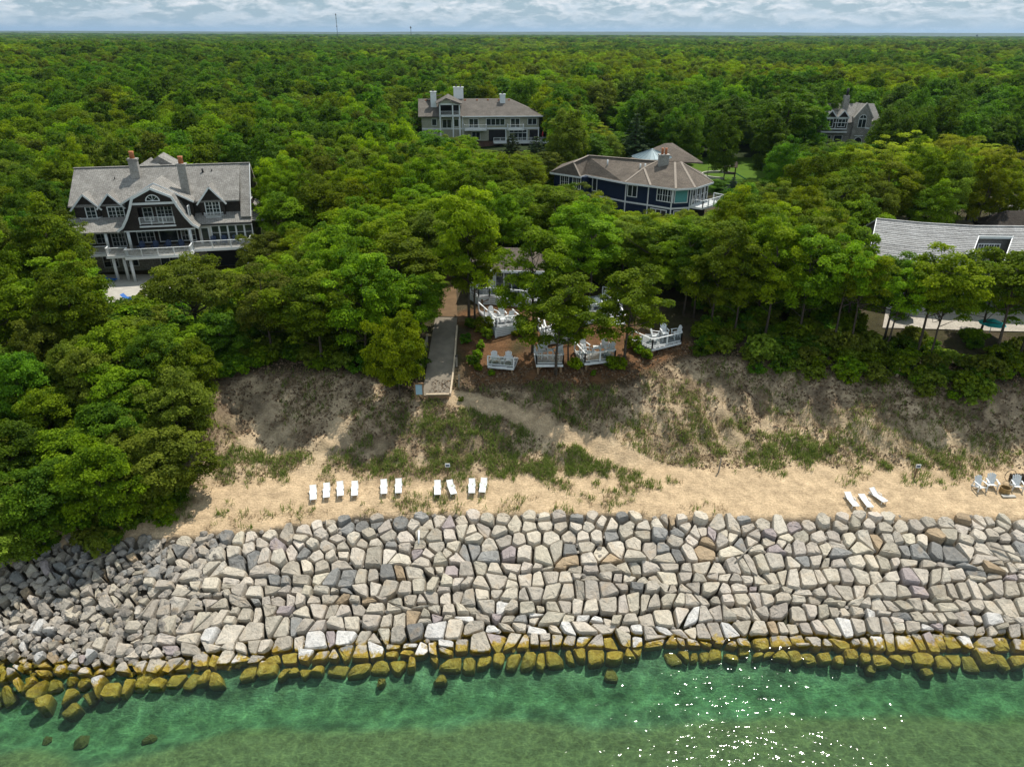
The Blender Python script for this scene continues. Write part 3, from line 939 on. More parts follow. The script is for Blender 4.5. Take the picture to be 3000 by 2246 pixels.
BLUFF = "trees along the head of the bluff and among the decks"
near_trees = [
    (1374, 945, 540, 3.9, 'tall', 'bright', "tall bright yellow-green oak on the path side of the deck with four chairs"),
    (1391, 941, 610, 2.8, 'tall', 'mid', "slender oak growing close beside the tall bright oak, right of the path"),
    (1560, 1032, 640, 3.5, 'tall', 'mid', "slim tall oak with a bare leaning stem in the mulch between two decks"),
    (1628, 1096, 785, 3.5, 'tall', 'mid', "spreading oak whose trunk stands before the front edge of the square deck"),
    (1664, 1068, 845, 2.3, 'tall', 'mid', "small thin oak between the square deck and the diamond deck"),
    (1828, 1067, 768, 3.7, 'tall', 'mid', "oak with a stout straight trunk in mulch right of the diamond deck"),
    (1729, 868, 628, 3.6, 'tall', 'mid', "dark stemmed oak rising behind the upper deck with the bench"),
    (2003, 922, 640, 3.0, 'tall', 'mid', "thin stemmed oak behind the corner deck hung out at the bluff edge"),
    (2032, 930, 668, 2.7, 'tall', 'dark', "slender dark oak just right of the thin stemmed oak behind the corner deck"),
    (2080, 972, 640, 3.3, 'tall', 'mid', "oak with a pale leaning stem at the left end of the bluff wood"),
    (2150, 985, 690, 3.0, 'tall', 'mid', "round headed oak above the bare pale sand head of the bluff"),
    (2240, 992, 640, 3.5, 'tall', 'bright', "bright oak standing above the tallest stretch of bare bluff"),
    (2335, 1003, 668, 3.5, 'tall', 'mid', "broad oak on the bluff left of the grey shingled roof"),
    (2436, 1022, 690, 2.8, 'high', 'mid', "narrow oak in front of the left end of the grey shingled roof"),
    (2490, 1024, 728, 3.0, 'high', 'bright', "bright leaved oak with a leaning trunk below the left gable of the grey roof"),
    (2590, 1040, 765, 2.6, 'high', 'mid', "low oak under the middle of the grey shingled roof, left of the forked one"),
    (2681, 1050, 722, 3.6, 'high', 'bright', "bright forked oak in front of the middle of the grey shingled roof"),
    (2720, 1058, 790, 2.6, 'high', 'mid', "thin forked oak close right of the bright one before the grey roof"),
    (2910, 1062, 712, 3.9, 'high', 'mid', "thick trunked oak before the right end of the grey shingled roof"),
    (2985, 1052, 745, 3.2, 'high', 'olive', "oak at the right edge of the picture above the terrace"),
    (1172, 1168, 905, 2.7, 'bush', 'bright', "bushy bright green tree beside the blue sign board at the path end"),
    (1235, 1000, 795, 3.0, 'full', 'mid', "round crowned oak overhanging the left edge of the concrete path"),
    (592, 1010, 758, 4.7, 'flat', 'olive', "flat topped spreading oak in front of the terrace of the dark shingled house"),
    (500, 1470, 1262, 3.5, 'bush', 'olive', "olive leaved oak lowest on the slope, beside the sand of the beach"),
    (800, 1050, 780, 3.6, 'tall', 'olive', "thin stemmed oak right of the flat topped oak at the terrace"),
    (945, 1075, 770, 4.3, 'full', 'mid', "broad fresh green oak above the eroded hollow in the bluff"),
    (1075, 1060, 720, 4.2, 'full', 'mid', "wide oak between the eroded hollow and the path"),
    (1000, 960, 640, 4.2, 'full', 'mid', "rounded oak halfway between the dark shingled house and the path"),
    (2262, 520, 252, 6.8, 'high', 'dark', "huge dark maple on the lawn beside the play set"),
    (2120, 462, 275, 5.8, 'full', 'dark', "tall dark maple at the back of the lawn, left of the huge one"),
    (2340, 505, 270, 4.6, 'full', 'dark', "dark maple hiding the left side of the stone house"),
    (1855, 500, 325, 5.0, 'pine', 'pine', "tall dark pine behind the pale cone roof of the blue house"),
    (1500, 515, 385, 4.2, 'pine', 'pine', "bushy pine below the beige apartment building"),
    (1570, 510, 395, 4.0, 'pine', 'pine', "pine right of the bushy one, under the long balcony"),
    (2140, 600, 515, 2.3, 'pine', 'spruce', "small blue spruce at the right corner of the blue house"),
    (1760, 470, 360, 3.4, 'airy', 'locust', "pale yellow-green tree behind the blue house, left of the tall pine"),
]
LOC_G = "locust trees beside the road behind the grey roof"
near_trees += [
    (2540, 640, 400, 4.6, 'airy', 'locust', "leftmost pale locust behind the left end of the grey roof"),
    (2640, 632, 385, 5.0, 'airy', 'locust', "tall pale locust directly below the stone house's right gable"),
    (2740, 640, 375, 5.0, 'airy', 'locust', "pale locust with a dark bare stem in the middle of the roadside row"),
    (2830, 645, 405, 4.8, 'airy', 'locust', "thin leaved locust leaning over the parking bay"),
    (2905, 640, 420, 4.6, 'airy', 'locust', "many stemmed locust at the corner of the road"),
    (2690, 560, 400, 4.4, 'airy', 'locust', "pale locust at the left of the parking bay"),
    (2600, 570, 420, 4.2, 'airy', 'locust', "smaller pale locust behind the leftmost one of the row"),
    (2790, 545, 385, 4.6, 'airy', 'locust', "pale locust standing beyond the parking bay"),
    (2900, 540, 425, 4.6, 'airy', 'locust', "tall feathery locust before the half hidden slate roof"),
    (2500, 560, 430, 4.2, 'airy', 'bright', "feathery bright tree left of the pale locusts, nearest the stone house"),
    (2460, 600, 420, 4.6, 'airy', 'bright', "feathery bright tree between the lawn and the pale locusts"),
    (2600, 480, 398, 4.2, 'full', 'bright', "bright round tree close below the stone house's entrance"),
]
for a in near_trees:
    g = LOC_G if a in near_trees[-12:] else (BLUFF if a[1] > 820 else "garden trees around the houses")
    tree_px(*a, group=g)

# filler wood: real spacing, kept off houses, decks, lawn and roads
def in_poly(x, y, P):
    c = False; n = len(P)
    for i in range(n):
        (x1, y1), (x2, y2) = P[i][:2], P[i - 1][:2]
        if (y1 > y) != (y2 > y) and x < (x2 - x1) * (y - y1) / (y2 - y1) + x1: c = not c
    return c
KEEP_OUT = [[G(*q) for q in P] for P in (
    [(200, 840), (200, 700), (300, 640), (800, 600), (860, 660), (760, 850), (520, 880), (300, 900)],
    [(1345, 1175), (1340, 830), (1560, 790), (1700, 830), (1850, 830), (2020, 960), (2020, 1070), (1840, 1140)],
    [(1225, 1180), (1255, 900), (1290, 720), (1345, 720), (1350, 900), (1345, 1180)],
    [(1590, 640), (1600, 560), (1800, 500), (2090, 520), (2110, 640), (1960, 700), (1800, 680)],
    [(1230, 470), (1240, 400), (1600, 400), (1620, 470)],
    [(2000, 545), (2010, 470), (2250, 470), (2260, 545)],
    [(2390, 450), (2380, 400), (2590, 400), (2600, 450)],
    [(2575, 966), (2560, 760), (3100, 700), (3100, 975)],
    [(2820, 700), (2900, 600), (3100, 560), (3100, 690)],
)]
KEEP_OUT += [[(-60, 86), (-34, 91), (-37, 109), (-62, 104)], [(4, 107), (15, 101), (32, 99), (38, 104), (37, 131), (4, 131)], [(-32, 177), (10, 180), (8, 200), (-33, 197)], [(37, 69), (70, 66), (70, 87), (37, 87)]]
LOCUST_ZONE = [G(*q) for q in [(2430, 690), (2420, 560), (3120, 470), (3120, 690)]]
PROTECT = [  # photo rectangle that stays clear, and the distance of what is seen there
    (200, 470, 770, 738, 88), (330, 735, 640, 790, 85), (290, 805, 500, 925, 84), (500, 830, 650, 895, 84), (1236, 255, 1590, 385, 178), (1400, 380, 1590, 432, 178), (1606, 440, 1850, 522, 116), (1830, 440, 2092, 545, 106), (1835, 530, 2088, 612, 107),
    (2395, 290, 2580, 410, 183), (2560, 635, 3000, 712, 74), (2860, 690, 2965, 740, 73), (2015, 470, 2245, 522, 138), (2600, 885, 2990, 950, 62),
    (1250, 880, 1345, 1170, 56), (1385, 790, 1560, 905, 62), (1390, 905, 2000, 1130, 55), (620, 1120, 1240, 1400, 50), (1690, 840, 1850, 930, 62),
    (1290, 690, 1340, 800, 80), (2890, 590, 3000, 640, 92), (1760, 300, 1810, 380, 200), (785, 590, 855, 650, 95)]
def fit_height(x, y, z, h, r, crown0):
    "largest height up to h that leaves what stands behind in sight"
    while h > 2.6:
        a = proj((x, y - r * .5, z + h * 1.09)); b = proj((x, y, z + h * crown0)); rp = r * FPX / a[2] * 1.0
        bad = False
        for (x0, y0, x1, y1, d) in PROTECT:
            if y < d - 1 and a[0] + rp > x0 and a[0] - rp < x1 and a[1] < y1 - 3 and b[1] > y0 + 3:
                bad = True; break
        if not bad: return h
        h *= .9; r *= .97
    return 0
pts = [(o[0].location.x, o[0].location.y, o[4]) for o in TREE_LIST]
rf = random.Random(17)
filler = []
grid_used = {}
rq = np.random.default_rng(17)
NS = 42000
qy = 40 + 132 * rq.random(NS) ** .75
qx = rq.uniform(-1, 1, NS) * (.80 * qy + 6)
qz, qc, qr = ground(qx, qy), y_crest(qx), y_rock(qx)
cells = {}
for a, b, c in pts: cells.setdefault((int(a // 8), int(b // 8)), []).append((a, b, c))
for x, y, z, yc, yr in zip(qx.tolist(), qy.tolist(), qz.tolist(), qc.tolist(), qr.tolist()):
    slope = y < yc + 1
    if slope:
        pr = proj((x, y, z))
        if not (pr[0] < 575 - max(0, (pr[1] - 1150)) * .13 and y > yr + (1.2 if pr[0] > 330 else -.9)): continue
    elif x > -26 and y < yc + 2.0: continue
    r = rf.uniform(2.5, 3.5) if slope else rf.uniform(3.0, 4.3) * (1.1 if y > 125 else 1.0)
    dmin = .95 if slope else 1.12
    ci_, cj_ = int(x // 8), int(y // 8)
    if any((x - a) ** 2 + (y - b) ** 2 < (dmin * .5 * (r + c)) ** 2 for di in (-1, 0, 1) for dj in (-1, 0, 1) for a, b, c in cells.get((ci_ + di, cj_ + dj), ())): continue
    if any(in_poly(x, y, P) for P in KEEP_OUT): continue
    if in_poly(x, y, LOCUST_ZONE) or (x > 12 and y < yc + 9 and rf.random() < .85): continue
    if not slope and -26 < x <= 12 and y < yc + 5 and rf.random() < .5: continue
    h = (rf.uniform(6.0, 8.6) if slope else rf.uniform(10.5, 14.0))
    if -25 < x < 60 and not slope and y < 95: h = rf.uniform(9.0, 12.0)
    kind = 'bush' if slope else ('full' if rf.random() < .7 else 'tall')
    h2 = fit_height(x, y, z, h, r, .12 if kind == 'bush' else .3)
    if h2 < 3.0: continue
    if h2 < 7 and kind != 'bush': kind = 'bush'; r = min(r, 3.2)
    pts.append((x, y, r)); cells.setdefault((ci_, cj_), []).append((x, y, r))
    nv = float(vnoise(x * .06, y * .06, 77)); q = rf.random()
    tone = 'dark' if nv + .35 * q < .52 else ('mid' if nv + .35 * q < .92 else 'bright')
    if slope: tone = rf.choice(['mid', 'olive', 'dark', 'mid', 'dark', 'olive'])
    elif rf.random() < .12: tone = 'olive'
    filler.append((x, y, z, h2, r, kind, tone, slope))
filler.sort(key=lambda f: f[1])
n_things = 300 - len(TREE_LIST)
filler, filler_rest = filler[:n_things], filler[n_things:]
# words that single each one out: zone, row by distance, place in the row from the left
ORD = "first second third fourth fifth sixth seventh eighth ninth tenth eleventh twelfth thirteenth fourteenth fifteenth sixteenth seventeenth eighteenth nineteenth twentieth".split()
def zone_of(x, y, slope):
    px = proj((x, y, 12.0))[0]
    if slope: return "wooded slope above the left rocks"
    if y < 88: 
        return "wood left of the dark house" if px < 240 else ("wood between dark house and path" if px < 1330 else ("wood before the blue house" if px < 2080 else "wood before the grey roof"))
    if y < 125:
        return "wood behind the dark house" if px < 1150 else ("wood below the beige apartments" if px < 1640 else ("wood around the blue house" if px < 2200 else "wood near the pale locusts"))
    return "far wood behind the dark house" if px < 1200 else ("far wood by the beige apartments" if px < 1900 else "far wood near the stone house")
zones = {}
for f in filler: zones.setdefault(zone_of(f[0], f[1], f[7]), []).append(f)
for zn, L in zones.items():
    L.sort(key=lambda f: f[1])
    rows = [L[i:i + 12] for i in range(0, len(L), 12)]
    for ri, row in enumerate(rows):
        row.sort(key=lambda f: f[0] / f[1])
        for ci, (x, y, z, h, r, kind, tone, slope) in enumerate(row):
            lab = f"{TONES[tone][1]} oak, {ORD[ci]} from left in {ORD[min(ri, 19)]} row of {zn}"
            put_tree(kind, (x, y, z - .05), h, r, tone, lab, "oaks of the " + zn)

# ------------------------------------------------------------------ distant wood: instanced, nobody could count it
def far_proto(name, seed, mat, H, Rr, ncl, nl, leaf):
    T = make_tree(name, seed, H, Rr, 2.0, ncl, nl, leaf, .27, .66, limbs=0)
    o = bpy.data.objects.new(name, T['crown'])
    o.data.materials.clear(); o.data.materials.append(mat)
    return o
pc = bpy.data.collections.new("distant_trees")
for i, (mat, hh, rr_) in enumerate(((L_DARK, 12.5, 5.0), (L_DARK, 14.0, 4.4), (L_MID, 12.5, 5.0), (L_MID, 11.0, 5.4), (L_OLIVE, 12.5, 4.8), (L_BRIGHT, 11.5, 4.8))):
    o_ = far_proto("distant_tree", 201 + i, mat, hh, rr_, 74, 150, .38); o_.name = "distant_tree_" + "abcdef"[i]
    pc.objects.link(o_)
fx, fy, fs_, fz = [], [], [], []
rg = np.random.default_rng(3)
for (ya, yb_, sp, sc_, szc) in ((168, 420, 6.2, .95, 1.0), (420, 900, 8.2, 1.15, 1.05), (900, 2000, 13.0, 1.75, 1.1), (2000, 5200, 27.0, 3.4, 1.15)):
    nyy = int((yb_ - ya) / sp)
    for j in range(nyy):
        yj = ya + (j + .5) * sp
        half = .80 * yj + 14
        nxx = int(2 * half / sp)
        xs = -half + (np.arange(nxx) + rg.uniform(-.45, .45, nxx) + .5) * sp
        ys = yj + rg.uniform(-.45, .45, nxx) * sp
        fx.append(xs); fy.append(ys); fs_.append(sc_ * rg.uniform(.68, 1.30, nxx)); fz.append(szc * rg.uniform(.72, 1.22, nxx))
fx, fy, fs_, fz = map(np.concatenate, (fx, fy, fs_, fz))
keep = np.ones(len(fx), bool)
for i in np.where(fy < 200)[0]:
    x, y = float(fx[i]), float(fy[i])
    ci_, cj_ = int(x // 8), int(y // 8)
    if any(in_poly(x, y, P) for P in KEEP_OUT) or any((x - a) ** 2 + (y - b) ** 2 < 16 for di in (-1, 0, 1) for dj in (-1, 0, 1) for a, b, c in cells.get((ci_ + di, cj_ + dj), ())): keep[i] = False; continue
    h = 12.5 * fz[i]
    h2 = fit_height(x, y, g1(x, y), h, 4.5, .2)
    if h2 < 4: keep[i] = False
    else: fz[i] = h2 / 12.5
keep &= ~((fy < 185) & (fx < 0) & (fx > -22) & (fy > 160) & False)
fx, fy, fs_, fz = fx[keep], fy[keep], fs_[keep], fz[keep]
if filler_rest:
    q = np.array([(f[0], f[1], f[4] / 5.0, f[3] / 12.5) for f in filler_rest])
    fx, fy, fs_, fz = (np.concatenate([a, q[:, i]]) for i, a in enumerate((fx, fy, fs_, fz)))
gz = ground(fx, fy)
pm = bpy.data.meshes.new("distant_wood")
pm.vertices.add(len(fx)); pm.vertices.foreach_set("co", np.c_[fx, fy, gz - .3].astype(np.float32).ravel())
pv = fbm(fx * .012, fy * .006, 71, 3) + rg.normal(0, .10, len(fx))
pi_ = np.select([pv < .40, pv < .47, pv < .54, pv < .60, pv < .68], [0, 1, 2, 3, 4], 5)
ai = pm.attributes.new("pick", 'INT', 'POINT'); ai.data.foreach_set("value", pi_.astype(np.int32))
a1 = pm.attributes.new("sc", 'FLOAT_VECTOR', 'POINT'); a1.data.foreach_set("vector", np.c_[fs_, fs_, fz].astype(np.float32).ravel())
wood = link_mesh("distant_wood", pm, kind="stuff")
tag(wood, "unbroken green wood stretching to the horizon", "wood")
def instancer(obj, coll, scale_attr="sc", pick=None):
    ng = bpy.data.node_groups.new(obj.name + "_scatter", 'GeometryNodeTree')
    ng.interface.new_socket("Geometry", in_out='INPUT', socket_type='NodeSocketGeometry')
    ng.interface.new_socket("Geometry", in_out='OUTPUT', socket_type='NodeSocketGeometry')
    gi, go = ng.nodes.new("NodeGroupInput"), ng.nodes.new("NodeGroupOutput")
    ip = ng.nodes.new("GeometryNodeInstanceOnPoints")
    ci = ng.nodes.new("GeometryNodeCollectionInfo")
    ci.inputs["Collection"].default_value = coll
    ci.inputs["Separate Children"].default_value = True
    ci.inputs["Reset Children"].default_value = True
    ip.inputs["Pick Instance"].default_value = True
    rv = ng.nodes.new("FunctionNodeRandomValue"); rv.data_type = 'FLOAT_VECTOR'
    rv.inputs["Min"].default_value = (-.06, -.06, 0); rv.inputs["Max"].default_value = (.06, .06, 6.28)
    na = ng.nodes.new("GeometryNodeInputNamedAttribute"); na.data_type = 'FLOAT_VECTOR'; na.inputs["Name"].default_value = scale_attr
    ln = ng.links
    ln.new(gi.outputs[0], ip.inputs["Points"]); ln.new(ci.outputs[0], ip.inputs["Instance"])
    ln.new(rv.outputs[0], ip.inputs["Rotation"]); ln.new(na.outputs[0], ip.inputs["Scale"])
    ln.new(ip.outputs[0], go.inputs[0])
    if pick:
        nb = ng.nodes.new("GeometryNodeInputNamedAttribute"); nb.data_type = 'INT'; nb.inputs["Name"].default_value = pick
        ln.new(nb.outputs[0], ip.inputs["Instance Index"])
    md = obj.modifiers.new("scatter", 'NODES'); md.node_group = ng
instancer(wood, pc, pick="pick")

# ------------------------------------------------------------------ undergrowth: low leafy cover on the wood floor
uc = bpy.data.collections.new("undergrowth_plants")
for i, mat in enumerate((L_DARK, L_MID, L_OLIVE)):
    T = make_tree("undergrowth_plant", 301 + i, 1.7, 1.3, .0, 26, 46, .26, .34, .7, limbs=0)
    o = bpy.data.objects.new("undergrowth_plant", T['crown'])
    o.data.materials.clear(); o.data.materials.append(mat)
    uc.objects.link(o)
ux, uy, us = [], [], []
qy = 38 + 100 * rq.random(9000) ** 1.1
qx = rq.uniform(-1, 1, 9000) * (.8 * qy + 5)
qz, qc, qr = ground(qx, qy), y_crest(qx), y_rock(qx)
for x, y, z, yc, yr in zip(qx.tolist(), qy.tolist(), qz.tolist(), qc.tolist(), qr.tolist()):
    pr = proj((x, y, z))
    if y < yc - .3:
        if not (pr[0] < 560 - max(0, (pr[1] - 1150)) * .12 and y > yr + (.8 if pr[0] > 330 else -.6)):
            if not (pr[0] > 2050 and y > yc - 1.6 and rf.random() < .5): continue
    elif x > -26 and x < 0 and y < yc + 1.5 and rf.random() < .7: continue
    if any(in_poly(x, y, P) for P in KEEP_OUT): continue
    if 1225 < pr[0] < 2050 and pr[1] > 860: continue
    s_ = rf.uniform(.55, 1.25)
    if pr[0] > 2000 and y < yc + 5: s_ *= rf.uniform(.6, 1.2)
    if pr[0] > 2000 and y < yc + 10 and rf.random() < .45: continue
    if pr[0] > 2560 and pr[1] < 1000: continue
    ux.append(x); uy.append(y); us.append(s_)
ux, uy, us = np.array(ux), np.array(uy), np.array(us)
um = bpy.data.meshes.new("undergrowth")
um.vertices.add(len(ux)); um.vertices.foreach_set("co", np.c_[ux, uy, ground(ux, uy) - .1].astype(np.float32).ravel())
a1 = um.attributes.new("sc", 'FLOAT_VECTOR', 'POINT'); a1.data.foreach_set("vector", np.c_[us, us, us].astype(np.float32).ravel())
und = link_mesh("undergrowth", um, kind="stuff")
tag(und, "low leafy undergrowth covering the floor of the wood", "undergrowth")
instancer(und, uc)

# ------------------------------------------------------------------ beach grass and dry stalks on the bluff
def grass():
    r2 = np.random.default_rng(23)
    spots = [(1330, 1215, 3.2, 1.0), (1420, 1225, 2.5, .8), (1250, 1220, 2.2, .9), (1600, 1335, 5.0, 1.0), (1500, 1330, 4.5, .9), (1760, 1385, 3.5, .9), (1680, 1360, 3, 1.0), (1860, 1405, 2.6, .7), (1400, 1390, 3, .6),
             (1180, 1350, 3.2, 1.0), (1100, 1330, 2.2, .9), (740, 1360, 3.0, .9), (820, 1370, 2.6, .8), (680, 1340, 2.0, .9), (930, 1360, 3, .5), (1050, 1390, 3, .4), (1290, 1340, 3, .5),
             (2060, 1320, 3.0, .6), (2150, 1290, 3.2, .6), (2280, 1300, 3.4, 1.0), (2330, 1350, 3, 1.0), (2400, 1310, 2.4, .8), (2540, 1330, 3.2, 1.0), (2480, 1370, 3, .6), (2680, 1380, 2.6, .8), (2780, 1350, 3, .6), (2900, 1350, 3, .5), (2700, 1330, 3, .5),
             (2000, 1250, 4.5, .45), (1950, 1180, 4, .4), (2110, 1210, 3.5, .4), (1700, 1190, 3.0, .5), (1560, 1190, 3.2, .7), (1650, 1150, 3, .5), (1480, 1160, 2.5, .5), (2200, 1220, 2.4, .5), (2620, 1230, 3, .3), (2850, 1260, 3, .3), (1960, 1340, 3.5, .4),
             (560, 1500, 2.2, .7), (620, 1480, 1.6, .4), (760, 1530, 1.6, .45), (880, 1510, 1.5, .5), (1120, 1490, 2.0, .45), (1240, 1485, 2.5, .6), (1380, 1488, 2.2, .4), (1560, 1490, 2.0, .55), (1700, 1492, 2.4, .5), (1820, 1495, 2.0, .4), (2080, 1500, 1.6, .2)]
    Pq, Dq, kind = [], [], []
    for px, py, rad, den in spots:
        c = G(px, py)
        n = int(38 * rad * rad * den)
        a = r2.uniform(0, 6.283, n); q = rad * np.sqrt(r2.uniform(0, 1, n)) * r2.uniform(.7, 1.25, n)
        x = c[0] + q * np.cos(a) * 1.5; y = c[1] + q * np.sin(a) * .75
        k = (fbm(x * .7, y * .7, 91, 3) > .47) & (y > y_rock(x) - .2) & (y < y_crest(x) + .3) & (seg_dist(tp, x, y) > 1.0)
        flat = (y < y_back(x)) 
        x, y = x[k], y[k]
        Pq.append(np.c_[x, y]); kind.append(np.where(r2.random(len(x)) < .72 * min(1, den + .1), 0, 1))
    n = 9000
    x = r2.uniform(-36, 56, n); t = r2.uniform(.08, 1.0, n)
    y = y_back(x) + (y_crest(x) - y_back(x)) * t
    k = (fbm(x * .35, y * .35, 93, 3) > .44) & (seg_dist(tp, x, y) > 1.0)
    Pq.append(np.c_[x, y][k]); kind.append(np.where(r2.random(int(k.sum())) < .25, 0, 1))
    P = np.concatenate(Pq); kd = np.concatenate(kind)
    nb = 9
    B = np.repeat(P, nb, 0) + r2.normal(0, .13, (len(P) * nb, 2))
    kd = np.repeat(kd, nb)
    z = ground(B[:, 0], B[:, 1])
    h = np.where(kd == 0, r2.uniform(.18, .52, len(B)), r2.uniform(.10, .34, len(B)))
    a = r2.uniform(0, 6.283, len(B)); ln = h * r2.uniform(.25, .9, len(B)) * np.where(kd == 0, 1, 1.9)
    w = r2.uniform(.012, .030, len(B)) * np.where(kd == 0, 1.15, .9)
    base = np.c_[B, z - .04]
    tip = base + np.c_[np.cos(a) * ln, np.sin(a) * ln, h]
    mid = base + np.c_[np.cos(a) * ln * .35, np.sin(a) * ln * .35, h * .62]
    sd = np.c_[-np.sin(a), np.cos(a), np.zeros(len(a))] * w[:, None]
    V = np.stack([base - sd, base + sd, mid + sd * .8, tip, mid - sd * .8], 1).reshape(-1, 3)
    i0 = np.arange(len(B)) * 5
    F = np.concatenate([np.stack([i0, i0 + 1, i0 + 2, i0 + 4], 1), np.stack([i0 + 4, i0 + 2, i0 + 3, i0 + 3], 1)])
    g = np.array([.26, .32, .07]); g2 = np.array([.13, .20, .03]); d = np.array([.42, .33, .19]); d2 = np.array([.20, .145, .085])
    u = r2.random((len(B), 1))
    C = np.where((kd == 0)[:, None], g * u + g2 * (1 - u), d * u + d2 * (1 - u))
    m, nt, b = new_mat("beach_grass_blades")
    nt.links.new(attr(nt, "Col"), b.inputs["Base Color"]); b.inputs["Roughness"].default_value = .7; b.inputs["Specular IOR Level"].default_value = .2
    out = nt.nodes["Material Output"]; tl = nt.nodes.new("ShaderNodeBsdfTranslucent"); ms = nt.nodes.new("ShaderNodeMixShader"); ms.inputs[0].default_value = .45
    nt.links.new(attr(nt, "Col"), tl.inputs["Color"]); nt.links.new(b.outputs[0], ms.inputs[1]); nt.links.new(tl.outputs[0], ms.inputs[2]); nt.links.new(ms.outputs[0], out.inputs["Surface"])
    F4 = F[:len(B)]; F3 = F[len(B):, :3]
    me = bpy.data.meshes.new("beach_grass")
    me.from_pydata(V.tolist(), [], F4.tolist() + F3.tolist())
    at = me.attributes.new("Col", 'FLOAT_COLOR', 'POINT')
    at.data.foreach_set("color", np.c_[np.repeat(C, 5, 0), np.ones(len(V))].astype(np.float32).ravel())
    me.materials.append(m)
    o = link_mesh("beach_grass", me, kind="stuff")
    tag(o, "tufts of green and dry beach grass on the sandy bluff", "grass")
grass()

# fallen leaves and bark scraps lying on the face of the bluff and the wood floor
def litter():
    r3 = np.random.default_rng(29)
    n = 34000
    x = r3.uniform(-40, 58, n); t = r3.random(n) ** .8
    y = y_back(x) + (y_crest(x) + 2.5 - y_back(x)) * (.04 + .96 * t)
    k = (fbm(x * .5, y * .5, 95, 3) + .25 * t > .52) & (seg_dist(tp, x, y) > .9)
    x, y = x[k], y[k]
    P = np.c_[x, y, ground(x, y) + .03]
    V, F = quads_from(P, np.c_[r3.normal(0, .5, len(x)), r3.normal(-.3, .5, len(x)), np.ones(len(x))], r3.uniform(.08, .30, len(x)), r3)
    u = r3.random((len(x), 1))
    C = np.array([.26, .18, .11]) * u + np.array([.07, .045, .028]) * (1 - u)
    m, nt, b = new_mat("dead_leaves")
    nt.links.new(attr(nt, "Col"), b.inputs["Base Color"]); b.inputs["Roughness"].default_value = .85; b.inputs["Specular IOR Level"].default_value = .15
    me = fast_mesh("leaf_litter", V, F, m, {"Col": np.repeat(C, 4, 0)})
    tag(link_mesh("leaf_litter", me, kind="stuff"), "brown dead leaves strewn over the sandy bluff", "dead leaves")
litter()
# ------------------------------------------------------------------ building materials
def courses(name, c1, c2, gap, bw, bh, rough=.85, vec='roof', var=.5, bm=.5, mortar=.012, scale_noise=.6):
    "courses of shingles, boards or stones drawn in the object's own space"
    if name in MATS: return MATS[name]
    m, nt, b = new_mat(name)
    P_ = objc(nt)
    s = N(nt, "ShaderNodeSeparateXYZ"); nt.links.new(P_, s.inputs[0])
    cb = N(nt, "ShaderNodeCombineXYZ")
    nt.links.new(math_n(nt, 'ADD', s.outputs[0], math_n(nt, 'MULTIPLY', s.outputs[1], .93)), cb.inputs[0])
    nt.links.new(s.outputs[2], cb.inputs[1])
    br = N(nt, "ShaderNodeTexBrick")
    br.inputs["Color1"].default_value = (*c1, 1); br.inputs["Color2"].default_value = (*c2, 1); br.inputs["Mortar"].default_value = (*gap, 1)
    br.inputs["Scale"].default_value = 1.0; br.inputs["Mortar Size"].default_value = mortar
    br.inputs["Brick Width"].default_value = bw; br.inputs["Row Height"].default_value = bh
    nt.links.new(cb.outputs[0], br.inputs["Vector"])
    f = noise(nt, P_, scale_noise, 5, .65); f2 = noise(nt, P_, 5.0, 4, .7)
    c = mixc(nt, 1.0, br.outputs[0], ramp(nt, f, [(.3, (1 - var * .5,) * 3), (.7, (1 + var * .4,) * 3)]), 'MULTIPLY')
    c = mixc(nt, 1.0, c, ramp(nt, f2, [(.32, (.72, .71, .70)), (.62, (1.1, 1.1, 1.1))]), 'MULTIPLY')
    nt.links.new(c, b.inputs["Base Color"])
    b.inputs["Roughness"].default_value = rough; b.inputs["Specular IOR Level"].default_value = .2
    bump(nt, b, math_n(nt, 'SUBTRACT', f2, math_n(nt, 'MULTIPLY', br.outputs["Fac"], .8)), bm, .03)
    MATS[name] = m
    return m
M_SHAKE = courses("weathered_cedar_roof", (.37, .36, .335), (.265, .252, .23), (.11, .105, .10), .26, .085)
M_SHAKE2 = courses("silver_shake_roof", (.45, .45, .45), (.36, .355, .35), (.13, .13, .13), .22, .30, var=.3)
M_ASPH = courses("brown_asphalt_roof", (.185, .155, .125), (.145, .12, .10), (.09, .075, .06), .45, .07)
M_ASPH2 = courses("grey_brown_asphalt_roof", (.17, .15, .13), (.14, .125, .11), (.10, .09, .08), .45, .08)
M_RIDGE = plain("ridge_cap", (.27, .23, .19), .85)
M_DARKW = courses("dark_cedar_wall", (.058, .048, .040), (.042, .035, .030), (.018, .015, .013), .22, .16)
M_BEIGE = courses("beige_lap_siding", (.42, .42, .33), (.40, .40, .315), (.22, .22, .17), 6.0, .16, .6, var=.15, bm=.6)
M_NAVY = courses("navy_lap_siding", (.014, .028, .062), (.012, .024, .054), (.005, .01, .02), 6.0, .18, .5, var=.2)
M_GREYW = courses("grey_shingle_wall", (.20, .195, .19), (.17, .165, .16), (.08, .08, .08), .25, .14)
M_STONEW = courses("field_stone_wall", (.42, .40, .36), (.31, .295, .27), (.14, .13, .12), .55, .28, .9, mortar=.02)
M_BRICK = courses("red_brown_brick", (.20, .10, .065), (.16, .08, .05), (.13, .12, .11), .24, .085)
M_CHIM = courses("pale_brick", (.42, .40, .37), (.36, .345, .32), (.25, .24, .22), .30, .10)
M_PAVER = courses("clay_pavers", (.36, .21, .15), (.31, .18, .13), (.22, .15, .11), .3, .2)
M_WHITE = plain("white_paint", (.70, .725, .735), .5, .08)
M_CREAM = plain("cream_panel", (.66, .65, .60), .6, .06)
M_TERRA = plain("terracotta", (.42, .15, .06), .7)
M_DARK = plain("dark_metal", (.02, .02, .022), .5)
